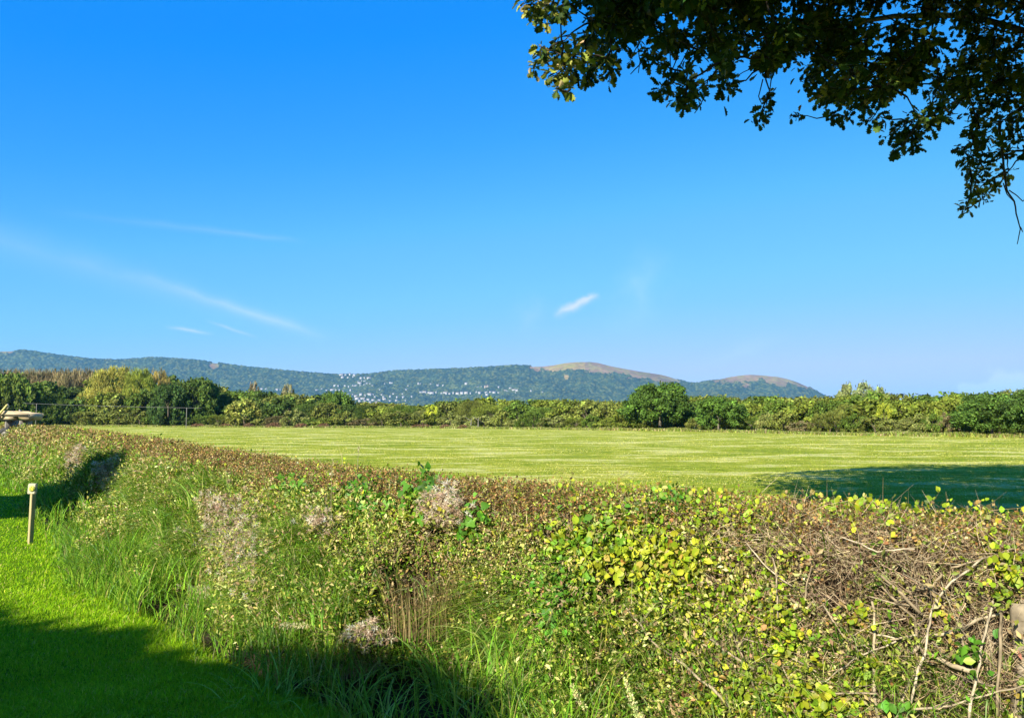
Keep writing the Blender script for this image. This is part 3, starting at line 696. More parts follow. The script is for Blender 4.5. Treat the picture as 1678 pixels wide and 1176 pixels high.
# wire line on two posts, left
def build_wire():
    P1 = at(60, 661, 150); P2 = at(306, 668, 138); P0 = at(38, 660.5, 152); P3 = at(330, 668.5, 137)
    root = empty('wire_fence', (P1[0], P1[1], 0)); tag(root, 'thin grey wire strung between two tall slim posts before the left trees', 'fence')
    o0 = np.array([P1[0], P1[1], 0])
    for P in (P1, P2):
        G = Geo(); polytube(G, [P * [1, 1, 0], P * [1, 1, .5], P], [.06, .055, .05], np.array([.2, .19, .16]), 8); G.mesh('post', M_farbark, root, origin=o0)
    G = Geo(); t = np.linspace(0, 1, 24)[:, None]; W = P0 + (P3 - P0) * t
    W[:, 2] -= .1 * np.sin(np.pi * t[:, 0]) ; polytube(G, W, .022, np.array([.20, .20, .19]), 5); G.mesh('wire', M_farbark, root, origin=o0)
build_wire()

# ------------------------------------------------------------------ farm trailer (left edge)
def boxv(cx, cy, cz, sx, sy, sz):
    return np.array([(cx + a * sx / 2, cy + b * sy / 2, cz + c * sz / 2) for c in (-1, 1) for b in (-1, 1) for a in (-1, 1)])
BOXF = np.array([(2, 3, 1, 0), (5, 7, 6, 4), (1, 5, 4, 0), (6, 7, 3, 2), (4, 6, 2, 0), (3, 7, 5, 1)])
M_tan = plain('faded_tan_paint', (.52, .40, .22), .6, noise=.35, ns=1.6, stretch=(.4, 1, 3))
M_yellow = plain('yellow_paint', (.62, .52, .13), .5, noise=.15)
M_steel = plain('dull_steel', (.30, .27, .22), .6, noise=.4, ns=3)
M_tyre = plain('tyre_rubber', (.03, .03, .03), .85)
M_cream_p = plain('cream_paint', (.62, .55, .40), .5, noise=.2)
def build_trailer():
    Y = 62.0; s = Y / F      # metres per photo px
    org = at(0, 685, Y); X0 = org[0]; root = empty('farm_trailer', (X0, Y, 0)); tag(root, 'tan farm trailer with tapered side panels and raised yellow arm, at the left edge', 'trailer')
    def X(px): return (px) * s
    def Z(py): return CAM_H + (685 - py) * s
    base = CAM_H
    def prism(name, pts, y0, y1, mat, parent=root):
        k = len(pts); V = np.array([(X(a), y0, Z(b)) for a, b in pts] + [(X(a), y1, Z(b)) for a, b in pts])
        G = Geo(); G.add(V, [np.array([list(range(k))]), np.array([list(range(2 * k - 1, k - 1, -1))]), np.array([(i, i + k, (i + 1) % k + k, (i + 1) % k) for i in range(k)])], np.array([.5, .4, .2])); return G.mesh(name, mat, parent)
    # upper body panels, tapering to the right with two long ribs
    prism('side_panel', [(9, 673.2), (34, 673.6), (40, 675.5), (59, 677.3), (59, 681.5), (9, 680.2)], -1.1, -.98, M_tan)
    prism('side_panel', [(9, 673.2), (34, 673.6), (40, 675.5), (59, 677.3), (59, 681.5), (9, 680.2)], .9, 1.02, M_tan)
    prism('bed', [(9, 680.4), (59, 681.7), (59, 682.5), (9, 681.2)], -1.05, .97, M_steel)
    prism('tail_chute', [(42, 681.8), (59, 681.9), (58, 688.5), (48, 686.5), (42, 683.8)], -.95, .85, M_tan)
    prism('tail_board', [(58.5, 677.6), (59.5, 677.6), (59.5, 686), (58.5, 686)], -.9, .8, M_tan)
    for yy in (679.4,):
        prism('rib', [(9, yy - .9), (58.5, yy), (58.5, yy + .4), (9, yy - .5)], -1.17, -1.10, M_steel)
    prism('tool_box', [(15, 682.3), (34, 682.8), (33.5, 687.6), (16, 687.0)], -1.0, -.4, M_tan)
    prism('chassis', [(-12, 687.0), (50, 688.2), (50, 689.4), (-12, 688.4)], -.5, .4, M_steel)
    prism('front_frame', [(6.6, 673), (9.6, 673.2), (9.8, 686.5), (7.5, 686.3)], -1.15, 1.05, M_cream_p)
    prism('front_frame', [(-14, 672), (7, 672.3), (7, 674.0), (-14, 673.6)], -1.1, -.95, M_cream_p)
    prism('front_box', [(-14, 676), (-5, 676), (-4, 683), (-14, 683)], -.8, .7, M_tan)
    for pxx in (-2, 3): prism('strut', [(pxx, 673.8), (pxx + .9, 673.8), (pxx + 2.4, 685), (pxx + 1.3, 685)], -1.0, -.9, M_cream_p)
    prism('drawbar', [(-14, 684.6), (7, 684.9), (7, 687.8), (-14, 687.2)], -.9, -.6, M_cream_p)
    G = Geo(); a = np.array([X(13), -1.3, Z(682.8)]); b = np.array([X(28), -1.3, Z(663.6)]); polytube(G, [a, (a + b) / 2, b], .09, np.array([.6, .5, .1]), 4); G.mesh('yellow_arm', M_yellow, root)
    G = Geo(); polytube(G, [b + [0, .02, .06], b + [.05, .1, -.1], b + [-.06, .1, -.35]], .05, np.array([.6, .6, .5]), 6); G.mesh('arm_hook', M_cream_p, root)
    prism('exhaust_bracket', [(34, 670.8), (35, 670.8), (36.2, 673.6), (38.5, 673.2), (38.5, 674.4), (34, 674.2)], -.3, -.2, M_steel)
    # wheels on the ground
    for pxx in (22, 40):
        for yy in (-.95, .85):
            G = Geo(); r = .52; n = 24; V = []
            for k, (rr, o) in enumerate([(r * .55, -.13), (r * .9, -.14), (r, -.07), (r, .07), (r * .9, .14), (r * .55, .13)]):
                for j in range(n): t = 2 * np.pi * j / n; V.append((X(pxx) + rr * math.cos(t), yy + o, r + rr * math.sin(t)))
            G.add(np.array(V), np.array([(k * n + j, k * n + (j + 1) % n, (k + 1) * n + (j + 1) % n, (k + 1) * n + j) for k in range(5) for j in range(n)]), np.array([.03] * 3)); wh = G.mesh('wheel', M_tyre, root, smooth=True)
            G = Geo(); V = [(X(pxx), yy - .05, r)] + [(X(pxx) + r * .56 * math.cos(2 * np.pi * j / n), yy - .08, r + r * .56 * math.sin(2 * np.pi * j / n)) for j in range(n)]
            G.add(np.array(V), np.array([(0, 1 + j, 1 + (j + 1) % n) for j in range(n)]), np.array([.5] * 3)); G.mesh('rim', M_steel, wh)
    for pxx in (20, 43): prism('axle', [(pxx - .8, 689.2), (pxx + .8, 689.2), (pxx + .8, 712), (pxx - .8, 712)], -.8, .75, M_steel)
build_trailer()
# ------------------------------------------------------------------ near hedge and bank
SEC_W = np.arange(8.)
def section(s):
    """cross-section control points (t,z) of the growth, from the field side to the lawn side; arrays (n,8)"""
    b = bankiness(s); n = len(s); o = np.ones(n); lt = lawn_t(s)
    hh = 1.20 + .05 * vnoise(s, s * 0, 41, 3, .35) - np.clip((s - S_NEAR - 22) / 40, 0, 1) * .10
    T = np.stack([-.10 * o, -.07 * o, .06 * o, .98 * o, 1.14 * o, 1.20 + .22 * b, 1.28 + .62 * b, 1.5 * (1 - b) + (lt - .12) * b], 1)
    Z = np.stack([0 * o, hh * .92, hh, hh, hh * .93, hh * (.55 + .18 * b), hh * (.22 + .16 * b), .02 * o], 1)
    return T, Z
def surf(s, w, disp=0.0):
    """point on the growth surface; w in 0..7"""
    T, Z = section(s); i = np.clip(w.astype(int), 0, 6); f = w - i; r = np.arange(len(s))
    t = T[r, i] * (1 - f) + T[r, i + 1] * f; z = Z[r, i] * (1 - f) + Z[r, i + 1] * f
    dt = T[r, i + 1] - T[r, i]; dz = Z[r, i + 1] - Z[r, i]; l = np.hypot(dt, dz) + 1e-6
    nt = -dz / l; nz = dt / l
    nz = np.where(nz < 0, 0, nz) + 1e-3
    bump = vnoise(s, w * .8, 43, 3, .9) * .30 + vnoise(s * 1.0, w * .9, 44, 3, 3.0) * .15
    bump = bump * np.clip(w - .6, 0, 1) * (.22 + .78 * np.clip(w - 4.0, 0, 1)) * (.45 + .55 * bankiness(s))
    t = t + nt * (bump + disp); z = z + nz * (bump + disp)
    x, y = st(s, t); nx = np.interp(s, CS, CN[:, 0]); ny = np.interp(s, CS, CN[:, 1])
    P = np.stack([x, y, np.maximum(z, -.2)], 1); Nn = unit(np.stack([nx * nt, ny * nt, nz], 1))
    return P, Nn
def zsec(s, t):
    T, Z = section(np.array([s])); return float(np.interp(t, T[0], Z[0], left=-9, right=0.0))
HIT = {}
def build_hits():
    n = 900000; g = np.linspace(CS[0] + .3, CS[-1] - 2, 4000); x, y = st(g, np.full_like(g, 1.2)); d = np.maximum(np.hypot(x, y), 2.5); w_ = 1 / d ** 1.6; w_ *= np.where(y < .2, .01, 1)
    cdf = np.cumsum(w_); cdf /= cdf[-1]; s = np.interp(rng.uniform(0, 1, n), cdf, g); w = rng.uniform(0.8, 7, n); P, Nn = surf(s, w, 0.0)
    px, py = project(P); dist = np.linalg.norm(P - [0, 0, CAM_H], axis=1); ok = (P[:, 1] > .3) & (px > -400) & (px < 2100) & (py > 600) & (py < 1900); P, Nn, px, py, dist, s, w = [q[ok] for q in (P, Nn, px, py, dist, s, w)]
    key = (px // 6).astype(int) * 4096 + (py // 6).astype(int); o = np.argsort(-dist)           # nearest written last
    HIT['d'] = dict(zip(key[o].tolist(), o.tolist())); HIT['P'] = P; HIT['s'] = s; HIT['N'] = Nn
build_hits_later = True
def hull_hit(px, py):
    kx, ky = int(px // 6), int(py // 6)
    for r in range(4):
        best = None
        for i in range(-r, r + 1):
            for j in range(-r, r + 1):
                if max(abs(i), abs(j)) != r: continue
                q = HIT['d'].get((kx + i) * 4096 + ky + j)
                if q is not None and (best is None or HIT['P'][q][1] < HIT['P'][best][1]): best = q
        if best is not None:
            P = HIT['P'][best]; dd = ray(px, py); return np.array([0, 0, CAM_H]) + dd * P[1], HIT['s'][best], 1.0
    return on_ground(px, py), 0, 9
build_hits()
# longitudinal sampling densities
def sample_s(n, s0, s1, falloff=7.0):
    g = np.linspace(s0, s1, 4000); x, y = st(g, np.full_like(g, 1.0)); d = np.maximum(np.hypot(x, y), 3.2)
    w = np.minimum(1, (falloff / d) ** 1.7); w *= np.where((y < .3), .02, 1); px = 839 + F * x / np.maximum(y, .1)
    w *= np.where((px < -200) | (px > 1950), .10, 1)
    cdf = np.cumsum(w); cdf /= cdf[-1]; return np.interp(rng.uniform(0, 1, n), cdf, g)
SEGL = np.array([.3, .2, .95, .22, .45, .5, .55])
def sample_w(n, wt=SEGL):
    c = np.concatenate([[0], np.cumsum(wt / wt.sum())]); return np.interp(rng.uniform(0, 1, n), c, np.arange(8.))
def inpatch(px, py, patches):
    v = np.zeros(len(px))
    for (cx, cy, rx, ry, a) in patches: v += a * np.exp(-(((px - cx) / rx) ** 2 + ((py - cy) / ry) ** 2))
    return v
BACK_EDGE = np.array([(-200, 690), (0, 694), (100, 698), (230, 716), (400, 746), (560, 766), (760, 787), (880, 801), (1000, 808), (1240, 812), (1400, 830), (1678, 850), (2000, 880)], float)
S_MAX = CS[-1] - 1
# species: palettes (weight, albedo)
PAL = {
 'rust': [(4, (.19, .10, .030)), (3, (.11, .060, .022)), (2.5, (.27, .18, .065)), (1.6, (.13, .12, .018)), (1, (.07, .09, .010)), (1, (.20, .19, .03))],
 'olive': [(3, (.22, .235, .035)), (2.4, (.14, .17, .022)), (2.4, (.30, .28, .075)), (1.4, (.08, .11, .014)), (2.2, (.25, .18, .085)), (1.0, (.40, .36, .14))],
 'green': [(3, (.08, .17, .010)), (3, (.11, .21, .012)), (1.5, (.17, .25, .02)), (1, (.04, .085, .006))],
 'yg': [(4, (.22, .28, .012)), (3, (.16, .24, .012)), (2, (.31, .31, .02)), (.7, (.36, .28, .05)), (.35, (.30, .16, .05)), (1.2, (.11, .18, .01))],
 'brown': [(3, (.20, .125, .045)), (2, (.12, .075, .03)), (2, (.28, .20, .09)), (.7, (.13, .13, .02))],
}
Y_P = [(1090, 930, 110, 80, 3.0), (1010, 880, 60, 40, 1.5), (1200, 850, 60, 26, 1.2), (1380, 838, 40, 14, 2.5), (1500, 828, 40, 12, 2), (1480, 855, 60, 20, .9), (1640, 840, 60, 20, 1.6), (1150, 1040, 70, 60, .6), (1250, 1130, 90, 50, 2.4), (1350, 1150, 50, 30, 2.2), (1410, 1010, 40, 30, 1.0), (1420, 1110, 34, 30, 1.3),
       (1290, 1040, 40, 40, 1.5), (1650, 940, 40, 34, 1.6), (1330, 800, 40, 14, 1), (1250, 960, 60, 40, .7), (1650, 1150, 30, 20, 1.0), (690, 850, 40, 26, .5), (1160, 1165, 60, 20, .8), (560, 860, 60, 34, .4), (1550, 1000, 20, 20, .6), (1240, 1010, 60, 50, .8)]
G_P = [(590, 830, 45, 34, 2.5), (690, 812, 44, 34, 2.2), (480, 800, 40, 22, 1.4), (960, 900, 60, 60, 2.6), (900, 960, 50, 60, 1.6), (1040, 880, 40, 24, 1.0), (770, 870, 40, 40, .8), (1600, 1090, 40, 40, .7), (1460, 1150, 40, 30, .9), (150, 760, 90, 40, 1.3), (500, 950, 60, 60, .8), (1090, 820, 40, 20, 1.3), (880, 1030, 50, 60, .8)]
B_P = [(690, 970, 60, 60, 1.6), (560, 1050, 50, 30, .9), (1110, 1150, 60, 40, .4)]
GR_P = [(150, 775, 110, 30, 1.2), (290, 860, 60, 50, 1.5), (240, 915, 60, 40, 1.2), (330, 800, 30, 26, .8), (490, 930, 46, 60, 1.5), (540, 975, 40, 50, 1.0), (430, 1010, 60, 34, 1.3), (770, 1100, 50, 60, 1.1), (820, 1050, 70, 70, .9), (850, 1160, 110, 50, 1.5), (620, 1130, 90, 70, 1.5), (960, 1170, 50, 40, .7), (400, 795, 26, 20, .7), (90, 760, 80, 26, .8)]
HOLE_P = [(690, 980, 56, 60, 1.0), (640, 930, 30, 30, .5), (525, 815, 36, 14, .7), (1010, 955, 50, 26, .5), (1420, 1000, 70, 50, .4), (620, 1110, 50, 40, .8), (225, 830, 44, 26, 1.0), (620, 1120, 70, 60, 1.0), (500, 1080, 60, 40, .6), (560, 900, 26, 20, .6), (840, 960, 24, 30, .6), (790, 1010, 20, 26, .6), (1020, 960, 30, 20, .8), (455, 850, 20, 20, .6), (930, 1060, 40, 30, .35)]
def weights(px, py):
    d = py - np.interp(px, BACK_EDGE[:, 0], BACK_EDGE[:, 1])        # pixels below the hedge's back edge
    width = np.interp(px, [0, 230, 400, 880, 1000, 1400, 1700], [30, 60, 52, 46, 50, 70, 90])
    top = np.clip(1.25 - d / width, 0, 1) * np.interp(px, [-100, 60, 200, 330, 860, 960, 1150, 1500], [.45, .55, 1.0, 1.5, 1.5, .8, .7, .8])
    right = 1 / (1 + np.exp(-(px - 1180 - (1000 - py) * .25) / 60))
    W = {'rust': .12 + 2.2 * top + .35 * right + np.clip((360 - px) / 200, 0, 1) * .55, 'olive': 1.0 - .62 * right + .25 * np.clip(1 - top, 0, 1), 'green': .08 * (1 - right) * np.interp(px, [200, 380], [.3, 1]) + inpatch(px, py, G_P) * .55,
         'yg': .04 + .07 * right + inpatch(px, py, Y_P) * .55, 'brown': .10 + .25 * right + inpatch(px, py, B_P)}
    return W, right
def build_hedge():
    global GAIN
    GAIN = 1.42
    root = empty('hedge', (*[float(v[0]) for v in st(np.array([S_NEAR]), np.array([.5]))], 0))
    tag(root, 'long clipped hedge with rusty brown top, running from the right foreground to the far left', 'hedge')
    org = np.array(root.location)
    # near-black inset sheet painted as deep shade; closes the view through the hedge
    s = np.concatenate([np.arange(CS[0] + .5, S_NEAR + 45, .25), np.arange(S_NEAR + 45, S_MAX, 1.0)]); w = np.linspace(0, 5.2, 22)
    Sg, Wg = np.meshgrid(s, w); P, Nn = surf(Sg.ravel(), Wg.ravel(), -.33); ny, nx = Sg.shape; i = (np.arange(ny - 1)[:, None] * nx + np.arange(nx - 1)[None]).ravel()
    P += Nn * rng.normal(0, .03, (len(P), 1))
    G = Geo(); G.add(P[None], np.stack([i, i + 1, i + nx + 1, i + nx], 1), vary((.007, .005, .003), len(P), .4)[None]); G.mesh('shade_core', M_twig, root, origin=org)
    # leaves: clusters along the surface
    G = Geo(); nc = 165000; s = sample_s(nc, CS[0] + .6, S_MAX, 8.0); w = sample_w(nc, np.array([.12, .15, 1.15, .4, .75, .62, .45]))
    P, Nn = surf(s, w, -rng.gamma(1.1, .075, nc) + .015); px, py = project(P); W, right = weights(px, py)
    hol = np.maximum(np.clip(1.3 * vnoise(s, w, 47, 2, 3.0) + .05, 0, .9), np.clip(2.0 * vnoise(s, w, 48, 2, 7.0) + .30, 0, .93)) * np.clip(w - 2.6, .25, 1); kill = rng.uniform(0, 1, nc) < np.maximum(hol, np.clip(np.maximum(inpatch(px, py, HOLE_P), inpatch(px, py, GR_P) * .75 * np.clip(w - 3.4, 0, 1)) + np.clip((w - 5.0) * .8, 0, .8) * bankiness(s), 0, .95))
    thin = ~kill & np.where((rng.uniform(0, 1, nc) < right * (.35 + .62 * np.clip((w - 3.2) * 2, 0, 1)) * (1 - np.clip(inpatch(px, py, Y_P) * .6, 0, 1))), False, True)
    P, Nn, px, py, s, w = P[thin], Nn[thin], px[thin], py[thin], s[thin], w[thin]
    dist = np.linalg.norm(P - [0, 0, CAM_H], axis=1); keys = ['rust', 'olive', 'green', 'yg', 'brown']
    W, right = weights(px, py); ontop = np.clip((4.35 - w) * 1.6, 0, 1) * np.clip((1010 - px) / 120, 0, 1); W['rust'] = W['rust'] + 2.2 * ontop; W['olive'] = W['olive'] * (1 - .35 * ontop); W['green'] = W['green'] * (1 - .6 * ontop); Wm = np.stack([W[k] for k in keys], 1); Wm = Wm * np.exp(rng.normal(0, .35, Wm.shape)) ; 
    # patchiness in world space
    for j in range(5): Wm[:, j] *= np.exp(.9 * vnoise(s, w, 50 + j, 3, 1.6))
    cdf = np.cumsum(Wm, 1); cdf /= cdf[:, -1:]; kidx = (rng.uniform(0, 1, (len(P), 1)) > cdf).sum(1)
    size_k = {'rust': .019, 'olive': .0185, 'green': .027, 'yg': .033, 'brown': .021}; num = {'rust': 8, 'olive': 9, 'green': 6, 'yg': 6, 'brown': 6}
    for j, k in enumerate(keys):
        sel = np.nonzero(kidx == j)[0]; m = num[k]; c = np.repeat(sel, m); n = len(c); lod = np.maximum(1, dist[c] / 9.5) ** .8
        Dc = unit(Nn[sel] * .55 + np.array([0, 0, .35]) + rng.normal(0, .6, (len(sel), 3))); Pc = unit(Nn[sel] * .8 + np.array([-.15, -.25, .5]) + rng.normal(0, .45, (len(sel), 3))); Sc = unit(np.cross(Dc, Pc))
        r_ = np.repeat(np.arange(len(sel)), m); f = np.tile(np.arange(m) / (m - 1.) - .5, len(sel)) + rng.normal(0, .06, n); sg = np.tile(np.where(np.arange(m) % 2, 1., -1.), len(sel))[:, None]
        Lc = (.15 if k in ('yg', 'green') else .12) * rng.uniform(.6, 1.5, len(sel)); tip = (f > .38)[:, None]
        q = P[c] + Dc[r_] * (f * Lc[r_] * np.minimum(lod, 1.8))[:, None] + rng.normal(0, .006, (n, 3)) * lod[:, None]
        Ld = unit(np.where(tip, Dc[r_], Dc[r_] * .45 + Sc[r_] * sg) + rng.normal(0, .28, (n, 3))); Nf = unit(Pc[r_] + rng.normal(0, .38, (n, 3)))
        base = np.repeat(pick(PAL[k], len(sel)), m, axis=0); alt = pick(PAL[k], n); mixf = (rng.uniform(0, 1, (n, 1)) < .3); base = np.where(mixf, alt, base)
        col = vary(base, n, .42, .07); sz = size_k[k] * rng.uniform(.6, 1.35, n) * lod
        near = dist[c] < 9
        if k in ('yg', 'green'):
            T_ = OVAL
            G.add(sheets(T_[0], q[near], Ld[near], Nf[near], sz[near] , 1.15), T_[1], col[near]); G.add(sheets(DIAMOND[0], q[~near], Ld[~near], Nf[~near], sz[~near], 1.2), DIAMOND[1], col[~near])
        else: G.add(sheets(DIAMOND[0], q, Ld, Nf, sz, 1.0), DIAMOND[1], col)
    G.mesh('foliage', M_leaf, root, origin=org)
    # fine twigs
    G = Geo(); n = 82000; s = sample_s(n, CS[0] + .6, S_NEAR + 30, 5.0); w = sample_w(n, np.array([.05, .1, .75, .35, .9, .7, .3])); A, Nn = surf(s, w, -rng.gamma(1.3, .05, n) + .01)
    px, py = project(A); _, right = weights(px, py); keep = rng.uniform(0, 1, n) < (.22 + .78 * right); A, Nn, right, w = A[keep], Nn[keep], right[keep], w[keep]; n = len(A)
    D = unit(rng.normal(0, 1, (n, 3)) * [1, 1, .9] + np.array([0, 0, .5])); D = unit(D - Nn * (D * Nn).sum(1, keepdims=True) * .6)
    Lg = rng.gamma(3, .04, n); r0 = rng.uniform(.0008, .0021, n); kink = unit(D + rng.normal(0, .3, (n, 3)))
    base = pick([(3, (.30, .22, .125)), (2, (.17, .115, .06)), (2.4, (.42, .33, .20)), (2.4, (.05, .03, .018))], n); col = vary(base, n, .2, .04)
    M = A + D * Lg[:, None] * .5; B = M + kink * Lg[:, None] * .5
    tubes(G, A, M, r0, r0 * .85, col); tubes(G, M, B, r0 * .85, r0 * .3, col)
    o = G.mesh('twigs', M_twig, root, origin=org); o['kind'] = 'stuff'
    # larger branches seen in the open face at the right
    def hp(px, py, out): 
        P, S, T = hull_hit(px, py); nx = np.interp(S, CS, CN[:, 0]); ny = np.interp(S, CS, CN[:, 1]); return P + np.array([nx, ny, .25]) * out
    BR = [([(1446, 944), (1480, 973), (1513, 1007)], 5, .03), ([(1438, 955), (1470, 985), (1500, 1013), (1504, 1060)], 4, .02), ([(1430, 985), (1433, 1060), (1441, 1178)], 4.5, .03), ([(1268, 910), (1277, 950), (1279, 1012)], 2.5, .04),
          ([(1612, 915), (1560, 955), (1528, 1000), (1522, 1043), (1495, 1150)], 3.5, .05), ([(1640, 1005), (1600, 1016), (1573, 1034), (1520, 1042), (1495, 1070)], 5, .03), ([(1490, 960), (1500, 967), (1530, 960), (1545, 940)], 4, .02),
          ([(1298, 980), (1318, 1000), (1335, 985)], 4, .02), ([(1333, 920), (1322, 965), (1318, 1000)], 3, .02), ([(1510, 1065), (1560, 1090), (1600, 1100)], 7, .01), ([(1628, 985), (1612, 1050), (1600, 1120), (1590, 1176)], 4, .06), ([(1642, 1000), (1640, 1080), (1636, 1170)], 4.5, .07),
          ([(1030, 990), (1085, 1060), (1140, 1100), (1200, 1160)], 4, .05), ([(1120, 1010), (1170, 1050), (1235, 1095)], 4.5, .0), ([(1190, 1010), (1215, 1070), (1240, 1130)], 3, .03), ([(1350, 990), (1390, 1050), (1420, 1075)], 2.5, .02), ([(1280, 1080), (1300, 1120), (1345, 1135), (1440, 1136)], 2.5, .04),
          ([(1220, 1045), (1270, 1060), (1340, 1100)], 2.2, .03), ([(1500, 1040), (1503, 1090), (1480, 1140), (1470, 1176)], 4, .0), ([(1440, 1040), (1480, 1046), (1503, 1040)], 3.5, .03), ([(1568, 1010), (1580, 1060), (1600, 1110), (1640, 1150)], 3, .03), ([(1690, 1120), (1640, 1130), (1560, 1155), (1500, 1160)], 3, .08),
          ([(1380, 880), (1440, 905), (1500, 900)], 2.2, .02), ([(1660, 900), (1600, 920), (1560, 930)], 2.5, .03), ([(1420, 975), (1470, 990), (1500, 992)], 2, .03), ([(1400, 1060), (1450, 1050), (1500, 1042)], 2.4, .03), ([(1560, 980), (1568, 1030), (1572, 1100)], 7, -.03), ([(1225, 890), (1260, 930), (1300, 960)], 2, .03), ([(1350, 1120), (1400, 1080), (1470, 1050)], 2.4, .03)]
    for pts, rpx, out in BR:
        C = np.array([hp(a, b, out + rng.normal(0, .008)) for a, b in pts]); d = np.linalg.norm(C[0] - [0, 0, CAM_H]); rr = rpx / F * d * .5
        Q = np.concatenate([wander(C[i], C[i + 1], 5, .05)[:-1] for i in range(len(C) - 1)] + [C[-1:]])
        G = Geo(); polytube(G, Q, np.linspace(rr * .75, rr * 1.05, len(Q)) * (1 + rng.normal(0, .08, len(Q))), np.array(pick([(2, (.34, .27, .17)), (1, (.26, .20, .12)), (1, (.44, .36, .24))], 1)[0]), 6)
        for q in range(len(Q) // 2):     # side shoots
            a = Q[rng.integers(1, len(Q) - 1)]; b = a + unit(rng.normal(0, 1, 3) + [0, 0, .3]) * rng.uniform(.05, .16); polytube(G, wander(a, b, 4, .08), np.linspace(rr * .4, rr * .12, 4), np.array([.2, .155, .1]), 4)
        G.mesh('branch', M_bark, root, origin=org)
    for (p0, p1, wpx, out, c) in [((1612, 960), (1622, 1260), 17, -.07, (.22, .17, .11)), ((1672, 985), (1664, 1300), 40, -.02, (.26, .21, .14)), ((1568, 985), (1574, 1230), 11, -.05, (.22, .18, .12)), ((1636, 880), (1652, 1080), 16, -.03, (.20, .16, .11)), ((1500, 1000), (1512, 1230), 9, -.06, (.2, .16, .11))]:
        a = hp(*p0, out); a[2] = min(max(a[2], .85), 1.0); b = a + (p1[0] - p0[0]) / F * a[1] * np.array([1, 0, 0]); b[2] = -.03; d = np.linalg.norm(a - [0, 0, CAM_H]); rr = wpx / F * d * .5; Q = wander(a, b, 9, .03)
        G = Geo(); polytube(G, Q, np.linspace(rr * .7, rr * 1.15, 9) * (1 + rng.normal(0, .09, 9)), np.array(c), 9)
        for q in range(5):
            k = rng.integers(0, 7); e = Q[k] + unit(rng.normal(0, 1, 3) * [1, 1, .4] + [0, 0, .9]) * rng.uniform(.2, .4); polytube(G, wander(Q[k], e, 5, .08), np.linspace(min(rr * .3, .009), .002, 5), np.array(c), 5)
        G.mesh('trunk', M_bark, root, origin=org)
    # thin shoots standing above the clipped top
    for (px, y0, y1, dx) in [(1425, 842, 815, -8), (1435, 838, 822, 14), (1485, 845, 820, 22), (1488, 840, 818, -3), (1505, 835, 806, 34), (1530, 842, 815, -10), (1590, 850, 820, 18), (1560, 846, 836, 30), (925, 806, 778, 14), (1090, 815, 790, 6), (1395, 836, 826, 20), (1610, 856, 832, 10), (1300, 822, 808, -12), (760, 792, 780, 4), (690, 784, 772, 8)]:
        G = Geo(); A_, S_, T_ = hull_hit(px, y0 + 6); Y = A_[1]; B_ = at(px + dx, y1, Y + .05); Q = wander(A_ - [0, 0, .05], B_, 6, .05); polytube(G, Q, np.linspace(.0028, .001, 6), np.array([.18, .13, .07]), 4)
        for k in (2, 3, 4, 5):
            n = 2; G.add(sheets(OVAL[0], np.repeat(Q[k][None], n, 0), rand_dir(n, .3), rand_dir(n, .6), rng.uniform(.02, .045, n), 1.1), OVAL[1], vary(pick(PAL['yg'] + PAL['olive'], n), n))
        G.mesh('shoot', M_leaf, root, origin=org)
build_hedge()

